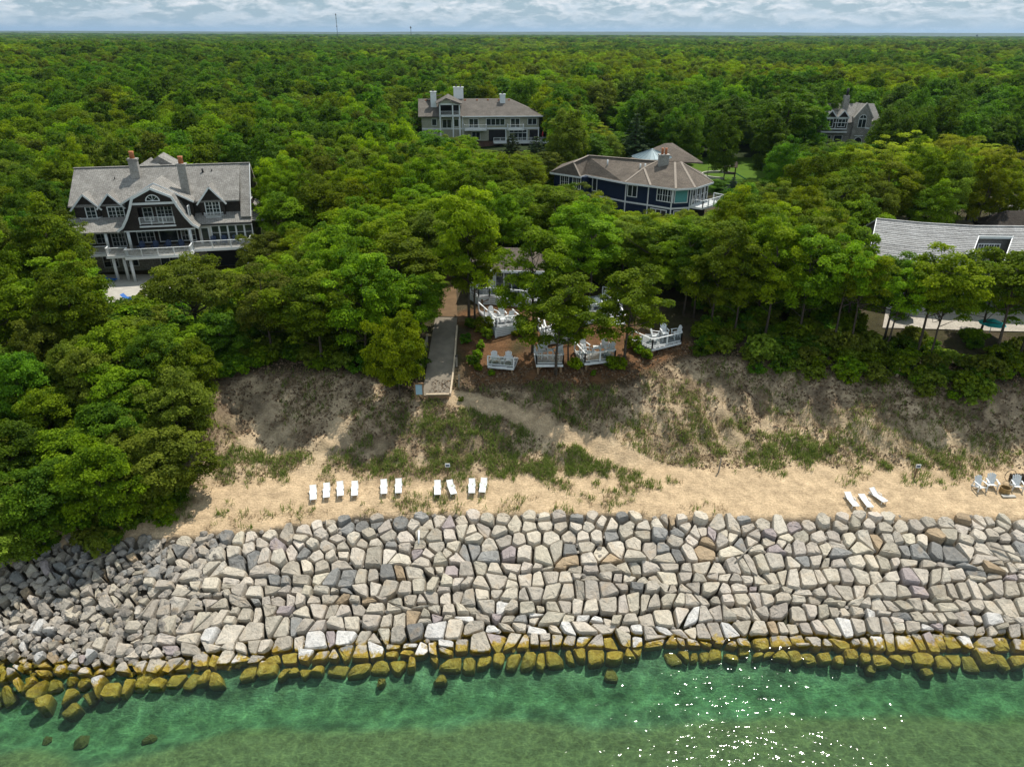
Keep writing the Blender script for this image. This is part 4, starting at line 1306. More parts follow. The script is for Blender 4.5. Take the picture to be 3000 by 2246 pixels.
M_SHADE = plain("dark_interior", (.012, .012, .013), .8)
M_CONC = plain("pale_concrete", (.42, .40, .36), .85, .14, 1.2, .2, 0, .3)
M_FLAG = courses("patio_stone", (.48, .44, .38), (.42, .385, .33), (.30, .27, .23), .9, .9, var=.2)
M_ASPHALT = plain("road_asphalt", (.20, .19, .18), .9, .12, .8, .2, 0, .3)
M_TIMBER = plain("treated_timber", (.23, .15, .085), .8, .3, 2.0, .2)
M_GREYWOOD = plain("grey_timber", (.27, .24, .20), .85, .3, 2.0, .2)
M_DECK = courses("grey_deck_boards", (.30, .31, .32), (.26, .27, .28), (.08, .08, .08), 4.0, .14, .7)
M_COPPER = plain("zinc_blue_roof", (.12, .175, .20), .5, .1, 2, .4, .2)
M_BLUE = plain("blue_paint", (.012, .12, .42), .45)
M_NAVYC = plain("navy_plastic", (.02, .04, .10), .45)
M_TEAL = plain("turquoise_cloth", (.02, .42, .42), .7)
M_RED = plain("red_cloth", (.45, .03, .03), .7)
def glass():
    m, nt, b = new_mat("window_glass")
    b.inputs["Base Color"].default_value = (.022, .03, .032, 1)
    b.inputs["Roughness"].default_value = .06
    b.inputs["Specular IOR Level"].default_value = .6
    return m
M_GLASS = glass()
M_CURT = plain("teal_curtain", (.10, .33, .33), .4, .15, 6)

# ------------------------------------------------------------------ house kit
def win(root, u, v, z, w, h, nx=1, nz=1, ang=0.0, fw=.11, pane=None, name="window", cas=1):
    "frame proud of the wall with recessed pane; cas = casements side by side, each with nx by nz lights"
    mb = MB()
    mb.box(-w / 2 - fw, w / 2 + fw, -.09, .01, h, h + fw); mb.box(-w / 2 - fw, w / 2 + fw, -.11, .01, -fw, 0)
    mb.box(-w / 2 - fw, -w / 2, -.09, .01, 0, h); mb.box(w / 2, w / 2 + fw, -.09, .01, 0, h)
    for k in range(1, cas):
        x = -w / 2 + w * k / cas
        mb.box(x - fw * .42, x + fw * .42, -.085, .01, 0, h)
    for k in range(cas):
        a, b = -w / 2 + w * k / cas, -w / 2 + w * (k + 1) / cas
        for i in range(1, nx):
            x = a + (b - a) * i / nx; mb.box(x - .022, x + .022, -.055, .008, 0, h)
        for j in range(1, nz):
            y = h * j / nz; mb.box(a, b, -.052, .007, y - .022, y + .022)
    f = mb.build(name, M_WHITE, root)
    f.location = (u, v, z); f.rotation_euler = (0, 0, ang)
    for k in range(cas):
        a, b = -w / 2 + w * k / cas, -w / 2 + w * (k + 1) / cas
        MB().box(a, b, -.030, .004, 0, h).build("pane", pane or M_GLASS, f)
    return f
def railing(root, pts, z, h=1.0, post=2.0, bal=.16, mat=None, name="railing", glassy=False, pw=.10):
    mat = mat or M_WHITE
    mb, mbal = MB(), MB()
    mgl = MB()
    for a, b in zip(pts[:-1], pts[1:]):
        a, b = np.array((*a[:2], a[2] if len(a) > 2 else z), float), np.array((*b[:2], b[2] if len(b) > 2 else z), float)
        L = np.linalg.norm(b - a); n = max(1, round(L / post))
        for i in range(n + 1):
            p = a + (b - a) * i / n
            mb.box(p[0] - pw / 2, p[0] + pw / 2, p[1] - pw / 2, p[1] + pw / 2, p[2], p[2] + h)
        up = np.array([0, 0, 1.0])
        mb.bar(a + up * (h + .02), b + up * (h + .02), .14, .05); mb.bar(a + up * .14, b + up * .14, .06, .06)
        if glassy:
            d = (b - a) / L; nrm = np.array([-d[1], d[0], 0]) * .008
            mgl.prism([a + up * .2 - nrm, b + up * .2 - nrm, b + up * (h - .05) - nrm, a + up * (h - .05) - nrm], nrm * 2)
        elif bal:
            m_ = int(L / bal)
            for i in range(1, m_):
                p = a + (b - a) * i / m_
                mbal.box(p[0] - .014, p[0] + .014, p[1] - .014, p[1] + .014, p[2] + .14, p[2] + h)
    r = mb.build(name, mat, root)
    if glassy: mgl.build("glass_panel", M_RGLASS, r)
    elif bal: mbal.build("balusters", mat, r)
    return r
def rglass():
    m, nt, b = new_mat("railing_glass")
    out = nt.nodes["Material Output"]
    tr = N(nt, "ShaderNodeBsdfTransparent"); tr.inputs["Color"].default_value = (.94, .96, .96, 1)
    gl = N(nt, "ShaderNodeBsdfGlossy"); gl.inputs["Roughness"].default_value = .05
    mx = N(nt, "ShaderNodeMixShader"); mx.inputs[0].default_value = .07
    nt.links.new(tr.outputs[0], mx.inputs[1]); nt.links.new(gl.outputs[0], mx.inputs[2])
    nt.links.new(mx.outputs[0], out.inputs["Surface"])
    return m
M_RGLASS = rglass()
def chimney(root, u, v, z0, z1, w, d, mat, pots, potm=M_TERRA, parent=None):
    c = MB().box(u - w / 2, u + w / 2, v - d / 2, v + d / 2, z0, z1).build("chimney", mat, parent or root)
    MB().box(u - w / 2 - .09, u + w / 2 + .09, v - d / 2 - .09, v + d / 2 + .09, z1, z1 + .22).build("chimney_cap", M_CHIM if mat is not M_WHITE else M_WHITE, c)
    for (pu, r, h) in pots:
        mb = MB(); mb.tube([(u + pu, v, z1 + .22), (u + pu, v, z1 + .22 + h * .7), (u + pu, v, z1 + .22 + h)], [r, r * .85, r * 1.02], 10)
        mb.build("chimney_pot", potm, c)
    return c
def gable_dormer(root, u, w, v0, v1, zb, ze, za, wallm, roofm, trim=True):
    MB().prism([(u - w / 2, v0, zb), (u + w / 2, v0, zb), (u + w / 2, v0, ze), (u, v0, za - .08), (u - w / 2, v0, ze)], (0, v1 - v0, 0)).build("dormer", wallm, root)
    o = .35; s = (za - ze) / (w / 2)
    mb = MB()
    for sg in (-1, 1):
        mb.slab([(u, v0 - o, za + .1), (u + sg * (w / 2 + o), v0 - o, ze - s * o + .1), (u + sg * (w / 2 + o), v1 * .6, ze - s * o + .1), (u, v1 + .8, za + .1)], .12)
    mb.build("dormer_roof", roofm, root)
    if trim:
        mb = MB()
        for sg in (-1, 1):
            mb.bar((u, v0 - o - .03, za - .04), (u + sg * (w / 2 + o), v0 - o - .03, ze - s * o - .04), .05, .2, up=(0, 1, 0) if False else (0, 0, 1))
        mb.build("dormer_trim", M_WHITE, root)

# ------------------------------------------------------------------ dark shingled house
def house_dark():
    h = empty("shingled_house", (-46.4, 93.8, 9.05), R(12.4), "large dark shingled house with grey cedar roof, white trimmed gambrel front and two terracotta-potted chimneys", "house")
    h.scale = (1.04, 1.04, .955)
    # walkout storey
    MB().box(-9.8, 10.4, .2, 11.6, -.6, 3.1).build("basement_wall", M_STONEW, h)
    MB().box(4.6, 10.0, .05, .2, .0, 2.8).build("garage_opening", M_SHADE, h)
    win(h, -7.2, .2, .7, 1.6, 1.6, 2, 2); win(h, -4.6, .2, .7, 1.2, 1.6, 2, 2); win(h, .4, .2, .2, 3.2, 2.3, 1, 1, cas=3)
    # deck of the main floor with its bump out
    MB().prism([(-10.4, -3, 3.1), (-6.2, -3, 3.1), (-6.2, -4.2, 3.1), (-3.8, -4.2, 3.1), (-3.8, -5.2, 3.1), (3.8, -5.2, 3.1), (3.8, -3, 3.1), (10.6, -3, 3.1), (10.6, .2, 3.1), (-10.4, .2, 3.1)], (0, 0, .36)).build("deck", M_WHITE, h)
    MB().prism([(-10.2, -2.8, 3.462), (-6.0, -2.8, 3.462), (-6.0, -4.0, 3.462), (-3.6, -4.0, 3.462), (-3.6, -5.0, 3.462), (3.6, -5.0, 3.462), (3.6, -2.8, 3.462), (10.4, -2.8, 3.462), (10.4, .2, 3.462), (-10.2, .2, 3.462)], (0, 0, .02)).build("deck_floor", M_GREYWOOD, h)
    railing(h, [(-10.3, -2.9), (-6.1, -2.9), (-6.1, -4.1), (-3.7, -4.1)], 3.46, bal=.14)
    railing(h, [(-3.7, -4.1), (-3.7, -5.1), (3.7, -5.1), (3.7, -2.9)], 3.46, bal=.14)
    railing(h, [(3.7, -2.9), (10.5, -2.9), (10.5, .1)], 3.46, bal=.14, post=2.3)
    for u, v in ((-5.6, -3.8), (-4.4, -3.8), (-3.4, -4.8), (3.4, -4.8), (9.9, -2.6), (-9.8, -2.6)):
        MB().tube([(u, v, -.5), (u, v, 3.1)], .19, 12).build("column", M_WHITE, h)
    # main floor
    MB().box(-9.8, 4.2, .2, 11.6, 3.1, 6.6).build("wall", M_DARKW, h)
    MB().box(4.2, 10.4, -.6, 11.5, 3.1, 6.4).build("white_wall", M_CREAM, h)
    for u in (-9.0, -7.6): win(h, u, .2, 4.1, 1.1, 1.9, 2, 3)
    win(h, -5.6, .2, 3.6, 1.5, 2.3, 2, 4, cas=2, name="door")
    win(h, -2.35, .2, 3.95, 1.9, 2.0, 2, 3, cas=2); win(h, .35, .2, 3.95, 2.1, 2.0, 1, 1); win(h, 2.75, .2, 3.95, 1.6, 2.0, 2, 3, cas=2)
    win(h, 4.95, -.6, 3.5, .8, 2.2, 1, 1, name="door")
    for k in range(5): win(h, 6.25 + k * 1.02, -.6, 4.0, .82, 1.9, 1, 2)
    for u in (-3.7, 3.5, -6.3): MB().tube([(u, -2.2, 3.46), (u, -2.2, 6.1)], .19, 12).build("column", M_WHITE, h)
    MB().box(-4.4, 4.2, -2.35, -2.05, 6.05, 6.35).build("porch_beam", M_WHITE, h)
    MB().box(-10.6, -4.5, -2.3, -2.05, 6.0, 6.2).build("porch_beam", M_WHITE, h)
    # skirt roof between the floors
    mb = MB()
    mb.slab([(-10.9, -2.5, 6.25), (-4.1, -2.5, 6.25), (-3.4, 1.1, 7.7), (-10.9, 1.1, 7.7)], .16)
    mb.slab([(3.7, -1.0, 6.4), (10.9, -1.0, 6.4), (10.9, 1.1, 7.5), (3.2, 1.1, 7.5)], .16)
    mb.slab([(10.4, -.6, 6.5), (12.4, 1.0, 6.1), (12.4, 9.5, 6.1), (10.4, 9.5, 7.4)], .16)
    mb.build("skirt_roof", M_SHAKE, h)
    MB().box(3.8, 10.95, -1.10, -1.0, 6.16, 6.30).build("gutter", M_DARK, h)
    # upper floor
    MB().box(-9.9, 9.5, 1.0, 11.2, 6.5, 9.35).build("upper_wall", M_DARKW, h)
    MB().prism([(9.5, .9, 6.6), (9.5, 11.4, 6.6), (9.5, 6.0, 12.6)], (.7, 0, 0)).build("gable_wall", M_DARKW, h)
    win(h, 10.2, 4.6, 8.0, 1.3, 1.8, 2, 3, ang=R(90)); win(h, 10.2, 7.0, 8.0, 1.3, 1.8, 2, 3, ang=R(90))
    rf = MB()
    ze, zr = 9.15, 13.2
    rf.slab([(-10.6, .5, ze), (9.6, .5, ze), (9.6, 6, zr), (-10.6, 6, zr)], .18)
    rf.slab([(9.6, -.5, 7.05), (10.8, -.5, 7.05), (10.8, 6, zr), (9.6, 6, zr)], .18)
    rf.slab([(-10.6, 6, zr), (10.8, 6, zr), (10.8, 12.3, 7.4), (-10.6, 12.3, 7.4)], .18)
    rf.slab([(-3.4, 6.5, 13.0), (-.2, 6.5, 13.0), (-1.8, 8.5, 14.0)], .15)
    main = rf.build("roof", M_SHAKE, h)
    MB().bar((-10.7, 6, zr + .03), (10.9, 6, zr + .03), .34, .09).build("ridge_cap", M_SHAKE, main)
    MB().bar((10.85, -.5, 6.95), (10.85, 6, zr - .1), .06, .34).build("rake_board", M_WHITE, main)
    MB().bar((10.85, 12.3, 7.3), (10.85, 6, zr - .1), .06, .34).build("rake_board", M_GREYWOOD, main)
    MB().prism([(-2.6, 7.4, 12.9), (1.2, 7.4, 12.9), (-.7, 7.4, 14.3)], (0, 3.6, 0)).build("rear_gable", M_SHAKE, h)
    chimney(h, -3.1, 4.6, 11.4, 14.3, 1.05, .8, M_CHIM, [(0, .32, .95)])
    chimney(h, 3.2, 1.7, 9.0, 13.9, 1.0, .8, M_CHIM, [(0, .33, .95)])
    for u, v, r in ((5.0, 4.8, .12), (6.1, 4.9, .06), (-5.6, 4.2, .06)):
        zz = ze + (v - .5) / 5.5 * (zr - ze)
        MB().tube([(u, v, zz - .1), (u, v, zz + (.5 if r > .1 else .3))], r, 8).build("roof_vent", M_DARK, h)
    # three gable dormers
    gable_dormer(h, -8.6, 2.9, .7, 3.2, 6.6, 9.0, 10.7, M_DARKW, M_SHAKE)
    gable_dormer(h, -5.7, 2.6, .6, 3.4, 6.6, 9.1, 10.7, M_DARKW, M_SHAKE)
    gable_dormer(h, 6.2, 2.9, .6, 4.2, 6.6, 9.2, 11.1, M_DARKW, M_SHAKE)
    win(h, -8.2, .7, 7.3, 1.0, 1.6, 2, 3); win(h, -5.3, .6, 7.2, 1.75, 1.6, 2, 3, cas=2)
    win(h, 6.2, .6, 7.1, 1.6, 1.9, 2, 4, cas=2, name="balcony_door")
    for u in (-8.4, 6.2):
        MB().prism([(u - 1.2, .6, 6.95), (u - .9, .0, 6.95), (u + .9, .0, 6.95), (u + 1.2, .6, 6.95)], (0, 0, .08)).build("balconet", M_WHITE, h)
        railing(h, [(u - 1.15, .5), (u - .9, .05), (u + .9, .05), (u + 1.15, .5)], 7.03, .5, 9, .13, pw=.05)
    # broad cross gable behind, gambrel in front
    mb = MB(); s = 2.7 / 4.2
    for sg in (-1, 1): mb.slab([(0, -.6, 12.15), (sg * 4.3, -.6, 9.5), (sg * 4.3, 2.2, 9.5), (0, 6.0, 12.15)], .16)
    mb.build("cross_gable_roof", M_SHAKE, h)
    mb = MB()
    for sg in (-1, 1): mb.bar((0, -.66, 12.02), (sg * 4.3, -.66, 9.37), .06, .22)
    mb.build("cross_gable_trim", M_WHITE, h)
    MB().prism([(-3.9, .0, 6.6), (3.9, .0, 6.6), (3.9, .0, 9.6), (0, 0, 12.0), (-3.9, .0, 9.6)], (0, 1.4, 0)).build("cross_gable_wall", M_DARKW, h)
    prof = [(4.75, 6.25), (4.05, 6.75), (3.35, 7.9), (2.75, 9.2), (2.25, 10.55)]
    apex = (0, 11.75)
    half = [(p[0], p[1]) for p in prof]
    left = [(-a, b) for a, b in half]
    # front wall with the balcony recess left open
    f = MB()
    def pf(pts, d=.25): f.prism([(a, -2.4, b) for a, b in pts], (0, d, 0))
    for sg in (-1, 1):
        q = [(sg * 4.7, 6.25), (sg * 2.0, 6.25), (sg * 2.0, 9.25), (sg * 2.72, 9.25), (sg * 3.33, 7.9), (sg * 4.0, 6.75)]
        pf(q if sg > 0 else q[::-1])
    pf([(-2.0, 6.25), (2.0, 6.25), (2.0, 6.95), (-2.0, 6.95)])
    pf([(-2.72, 9.25), (2.72, 9.25), (2.22, 10.5), (0, 11.7), (-2.22, 10.5)])
    f.build("gambrel_wall", M_DARKW, h)
    MB().box(-2.1, 2.1, -1.05, -.95, 6.6, 9.4).build("recess_wall", M_DARKW, h)
    MB().box(-2.1, 2.1, -2.3, -1.0, 6.7, 6.92).build("balcony_floor", M_GREYWOOD, h)
    win(h, -1.2, -1.05, 7.2, .95, 1.7, 2, 3); win(h, .75, -1.05, 7.0, 1.7, 2.0, 2, 4, cas=2, name="balcony_door")
    railing(h, [(-2.0, -2.46), (2.0, -2.46)], 6.98, .95, 1.3, .12)
    MB().box(-2.1, 2.1, -2.55, -2.36, 6.62, 6.82).build("balcony_sill", M_WHITE, h)
    MB().box(-2.7, 2.7, -2.48, -2.36, 9.62, 9.9).build("belt_board", M_WHITE, h)
    # half round light
    n = 12
    arc = [(.72 * math.cos(math.pi * k / n), .72 * math.sin(math.pi * k / n)) for k in range(n + 1)]
    mb = MB(); 
    for (a, b), (c, d) in zip(arc[:-1], arc[1:]): mb.bar((a * 1.06, -2.46, 10.12 + b * 1.06), (c * 1.06, -2.46, 10.12 + d * 1.06), .14, .10)
    mb.bar((-.82, -2.46, 10.1), (.82, -2.46, 10.1), .14, .1)
    for a in (45, 90, 135): mb.bar((0, -2.44, 10.12), (.7 * math.cos(R(a)), -2.44, 10.12 + .7 * math.sin(R(a))), .05, .04)
    fw_ = mb.build("half_round_window", M_WHITE, h)
    MB().prism([(a, -2.42, 10.12 + b) for a, b in arc], (0, .03, 0)).build("pane", M_GLASS, fw_)
    rf, tr = MB(), MB()
    for sg in (-1, 1):
        q = [(sg * a, b) for a, b in prof] + [apex]
        for (a, b), (c, d) in zip(q[:-1], q[1:]):
            rf.slab([(a, -2.62, b + .16), (c, -2.62, d + .16), (c, .4 if d < 10.6 else 1.5, d + .16), (a, .4, b + .16)], .14)
            tr.bar((a, -2.66, b), (c, -2.66, d), .08, .30)
    rf.build("gambrel_roof", M_SHAKE, h); tr.build("gambrel_trim", M_WHITE, h)
    win(h, 3.55, -.9, 7.4, .9, 1.5, 2, 3, ang=R(90))
    return h
HOUSE_A = house_dark()

# ------------------------------------------------------------------ beige apartment building
def house_beige():
    h = empty("apartment_building", (-12.2, 183.3, 11.3), R(5.3), "three storey beige apartment building with grey roof, turret balcony and white chimneys beyond the trees", "apartment building")
    h.scale = (1.05, 1.05, .942)
    MB().box(-9.5, 18.5, 0.3, 12, -1, 3.0).build("brick_wall", M_BRICK, h)
    MB().box(-9.5, 17.8, 0, 12.2, 3.0, 9.1).build("wall", M_BEIGE, h)
    mb = MB()
    mb.slab([(-10.2, -.7, 9.15), (18.6, -.7, 9.15), (11.4, 6, 12.8), (-10.2, 6, 12.8)], .2)
    mb.slab([(18.6, -.7, 9.15), (18.6, 12.8, 9.15), (11.4, 6, 12.8)], .2)
    mb.slab([(-10.2, 6, 12.8), (11.4, 6, 12.8), (18.6, 12.8, 9.15), (-10.2, 12.8, 9.15)], .2)
    r = mb.build("roof", M_ASPH2, h)
    MB().box(-.2, 18.66, -.82, -.7, 8.9, 9.16).build("gutter", M_WHITE, r)
    for u in (-8.4, .8, 3.6, 6.2, 8.8, 11.2):
        MB().box(u - .2, u + .2, 5.2, 5.6, 12.3, 12.65).build("roof_vent", M_TERRA, r)
    MB().box(-9.5, 17.9, -.06, 0, 5.85, 6.25).build("belt_board", M_WHITE, h)
    MB().box(-.15, .1, -.08, .02, 3, 9).build("corner_board", M_WHITE, h)
    # turret bay
    t = (-5.4, -.6)
    MB().box(-5.4, -.6, -2.2, 4.5, 9.2, 9.5).build("turret_floor", M_WHITE, h)
    MB().box(-5.3, -5.05, -2.1, 4.5, 9.5, 12.4).build("turret_wall", M_BEIGE, h)
    MB().box(-5.0, -.7, 1.0, 4.5, 9.5, 12.4).build("turret_wall", M_BEIGE, h)
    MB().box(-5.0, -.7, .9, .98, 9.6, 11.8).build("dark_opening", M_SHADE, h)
    for u in (-5.2, -2.3, -.75): MB().box(u - .14, u + .14, -2.2, -1.92, 3.0, 12.4).build("post", M_WHITE, h)
    MB().box(-5.4, -.6, -2.2, -2.0, 12.0, 12.5).build("beam", M_WHITE, h)
    mb = MB()
    mb.prism([(-5.3, -2.3, 12.45), (-2.1, -2.3, 12.45), (-3.7, -2.3, 13.5)], (0, .3, 0))
    mb.build("pediment", M_BEIGE, h)
    mb = MB()
    mb.slab([(-5.9, -2.7, 12.4), (-3.7, -2.7, 13.7), (-3.2, 3.5, 14.2), (-6.2, 3.5, 12.4)], .15)
    mb.slab([(-3.7, -2.7, 13.7), (-1.6, -2.7, 12.45), (-.1, -2.5, 12.3), (.1, 3.6, 12.3), (-3.2, 3.5, 14.2)], .15)
    mb.slab([(-8.5, 5.4, 12.6), (-6.2, 2.8, 13.8), (-4.6, 6.5, 13.8)], .15)
    mb.build("turret_roof", M_ASPH2, h)
    railing(h, [(-5.2, -2.1), (-2.3, -2.1), (-.75, -2.1)], 9.5, 1.0, 9, .18)
    # balconies
    for (u0, u1, z) in ((.3, 5.4, 6.1), (10.3, 14.1, 6.1)):
        MB().box(u0, u1, -2.0, 0, z - .35, z).build("balcony", M_WHITE, h)
        railing(h, [(u0 + .05, 0), (u0 + .05, -1.95), (u1 - .05, -1.95), (u1 - .05, 0)], z, 1.05, 1.7, .2)
    MB().box(7.0, 10.1, -2.4, 0, 2.6, 3.0).build("balcony", M_WHITE, h)
    railing(h, [(7.0, -2.35), (10.0, -2.35)], 3.0, 1.05, 1.6, .2)
    MB().box(10.9, 20.5, -2.6, 0, 2.6, 3.0).build("balcony", M_WHITE, h)
    railing(h, [(10.95, -2.55), (20.4, -2.55)], 3.0, 1.05, 2.1, .2)
    win(h, 2.5, 0, 6.3, 2.0, 2.1, 1, 1, cas=2, name="sliding_door"); win(h, 12.2, 0, 6.3, 2.0, 2.1, 1, 1, cas=2, name="sliding_door")
    win(h, 7.6, 0, 6.9, 4.2, 1.5, 1, 1, cas=4); win(h, 16.2, 0, 7.0, 2.0, 1.4, 1, 1, cas=2)
    win(h, -3.7, 0, 6.3, 2.0, 2.0, 1, 1, cas=2, name="sliding_door"); win(h, -1.5, -.0, 6.6, 1.0, 1.7)
    win(h, -6.6, 0, 6.9, 1.0, 1.5)
    win(h, 12.9, 0, 3.1, 4.0, 1.75, 1, 1, cas=4, name="terrace_door"); win(h, 12.9, 0, 5.05, 4.0, .55, 1, 1, cas=4)
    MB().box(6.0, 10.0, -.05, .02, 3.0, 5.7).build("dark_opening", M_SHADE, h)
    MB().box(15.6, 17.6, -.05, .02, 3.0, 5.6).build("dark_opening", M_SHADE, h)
    win(h, 3.0, 0, 3.3, 1.8, 1.9, 1, 1, cas=2); win(h, 12.0, .3, .5, 2.0, 1.9, 1, 1, cas=2)
    for u in (10.0, 15.0, 17.7): MB().box(u - .12, u + .12, -.14, .0, 3.0, 5.8).build("post", M_WHITE, h)
    chimney(h, -6.6, 3.0, 11, 14.6, 1.35, 1.0, M_WHITE, [(0, .2, .4)], M_DARK)
    chimney(h, -.7, 6.5, 12, 15.4, 2.3, 1.2, M_WHITE, [(-.5, .2, .6), (.5, .2, .6)], M_DARK)
    chimney(h, 9.6, 4.6, 11, 13.8, 1.25, 1.0, M_WHITE, [(0, .2, .6)], M_DARK)
    return h
HOUSE_C = house_beige()

# ------------------------------------------------------------------ blue house with hipped roof
def house_blue():
    o = np.array([20.0, 112.0, 12.3])
    h = empty("blue_house", o, 0, "low navy blue house with brown hipped roof, round bay end and white framed windows", "house")
    E = lambda px, py, z=17.6: W(px, py, z) - o
    L1, n1, n2, A, B, C, D_, Ee = (E(1611, 504), E(1700, 517), E(1715, 512), E(1831, 534), E(1906, 543), E(1980, 553), E(2037, 550), E(2090, 533))
    bk = np.array([11.0, 9.5, 5.3]); bl = np.array([-11.5, 15.5, 5.3]); bm_ = np.array([7, 18.0, 5.3])
    rl = np.array([12.3, 119.3, 20.3]) - o; ri = np.array([22.6, 114.6, 20.2]) - o; ap = np.array([24.9, 112.9, 20.3]) - o; ap2 = np.array([25.9, 113.2, 20.3]) - o; hip = np.array([9.7, 116.9, 19.6]) - o
    vh = (A + B) / 2 + np.array([1.4, 3.6, 1.75])
    mb = MB()
    mb.slab([L1, n1, hip], .2); mb.slab([n1, n2, rl, hip], .2); mb.slab([L1, hip, rl, bl], .2)
    mb.slab([n2, A, A + (vh - A) * 1.0, ri, rl], .2)
    mb.slab([A, B, vh], .2); mb.slab([vh, B, C, ap, ri], .2)
    mb.slab([C, D_, ap2, ap], .2); mb.slab([D_, Ee, ap2], .2); mb.slab([Ee, bk, ap2], .2); mb.slab([bk, bm_, ri, ap, ap2], .2); mb.slab([bm_, bl, rl, ri], .2)
    r = mb.build("roof", M_ASPH, h)
    mb = MB()
    for a, b in ((n1, hip), (hip, rl), (rl, ri), (A, vh), (B, vh), (vh, ri), (C, ap), (D_, ap2), (Ee, ap2)):
        mb.bar(a + (0, 0, .02), b + (0, 0, .02), .34, .07)
    mb.build("hip_caps", M_RIDGE, r)
    P_ = [L1, n1, n2, A, B, C, D_, Ee, bk]
    mb = MB()
    for a, b in zip(P_[:-1], P_[1:]): mb.bar(a + (0, 0, -.16), b + (0, 0, -.16), .14, .26)
    mb.build("gutter", M_WHITE, r)
    # rear wing, cone roof, chimney, vents
    rw = np.array([25.0, 130.0, 20.6]) - o
    mb = MB()
    mb.slab([(-1, 12, 6.6), (6.0, 15, 8.9), (7.4, 15.5, 8.9), (11.5, 9.5, 6.6)], .2)
    mb.build("rear_roof", M_ASPH, h)
    cx, cy = 2.9, 9.6
    n = 24
    mb = MB(); vs = [(cx, cy, 8.75)] + [(cx + 3.3 * math.cos(2 * math.pi * k / n), cy + 3.3 * math.sin(2 * math.pi * k / n), 7.5) for k in range(n)]
    mb.add(vs, [(0, 1 + k, 1 + (k + 1) % n) for k in range(n)])
    for k in range(n): mb.bar(vs[0], vs[1 + k], .05, .09)
    mb.build("cone_roof", M_COPPER, h)
    cb = np.array([22.9, 113.0]) - o[:2]
    chimney(h, cb[0] + .3, cb[1] + .2, 6.6, 8.9, 1.5, 1.1, M_CHIM, [(-.28, .2, .9), (.28, .2, .9)])
    for u, v, z in ((-5.0, 4.2, 7.2), (.6, 2.0, 7.0), (-.2, 1.7, 7.0)):
        MB().tube([(u, v, z - .3), (u, v, z + .6)], .12, 8).build("roof_vent", M_WHITE, h)
    # walls under the eave
    def inset(p, q, d=.55):
        t = (q - p); t = t / np.linalg.norm(t); return np.array([-t[1], t[0], 0]) * d
    c0 = np.mean([L1, n1, n2, A, B, C, D_, Ee, bk, bm_, bl], 0)
    ins = lambda p: p + (c0 - p) / np.linalg.norm((c0 - p)[:2]) * .75
    Q = [ins(p) for p in (L1, n1, n2, A, B, C, D_, Ee, bk, bm_, bl)]
    MB().prism([(q[0], q[1], 2.35) for q in Q], (0, 0, 2.8)).build("wall", M_NAVY, h)
    MB().prism([(q[0] * .995, q[1] * .995, -1) for q in Q], (0, 0, 3.1)).build("lower_wall", M_NAVY, h)
    MB().prism([(q[0] * 1.01 - .0, q[1] * 1.01 - .04, 2.1) for q in Q], (0, 0, .25)).build("belt_board", M_WHITE, h)
    def wallwin(a, b, t, w, z, hh, **k):
        p, q = Q[a], Q[b]; d = q - p; ang = math.atan2(d[1], d[0]); c = p + d * t
        return win(h, c[0], c[1], z, w, hh, ang=ang, **k)
    wallwin(4, 5, .72, 2.6, 3.2, 1.7, nx=2, nz=2, cas=3); wallwin(5, 6, .5, 2.0, 3.1, 1.8, pane=M_CURT)
    for t in (.2, .45, .7, .92): wallwin(6, 7, t, .75, 2.6, 2.3, nx=1, nz=2)
    wallwin(0, 1, .35, 1.5, 3.2, 1.7, nx=2, nz=2, cas=2); wallwin(0, 1, .75, 1.4, 3.2, 1.7, nx=2, nz=2, cas=2); wallwin(2, 3, .15, .8, 3.0, 2.0); wallwin(3, 4, .3, 1.5, 3.2, 1.6, cas=2)
    wallwin(4, 5, .5, 2.6, .2, 1.6, cas=3); wallwin(5, 6, .5, 1.8, .1, 1.7, cas=2)
    for i in (3, 4, 5, 6): MB().bar((Q[i][0], Q[i][1] - .03, -.5), (Q[i][0], Q[i][1] - .03, 5.2), .16, .16).build("corner_board", M_WHITE, h)
    a, b = Q[6], Q[7]
    out = np.array([1.3, -1.0, 0])
    pts4 = [a + out * .2, a + out * 1.3, b + out * 1.3 + (0.8, 0, 0), b + (1.2, .4, 0)]
    MB().prism([(p[0], p[1], 2.2) for p in (a, *pts4, b)], (0, 0, .3)).build("balcony", M_WHITE, h)
    railing(h, [(p[0], p[1]) for p in pts4], 2.5, 1.0, 1.5, .22, pw=.14)
    return h
HOUSE_B = house_blue()

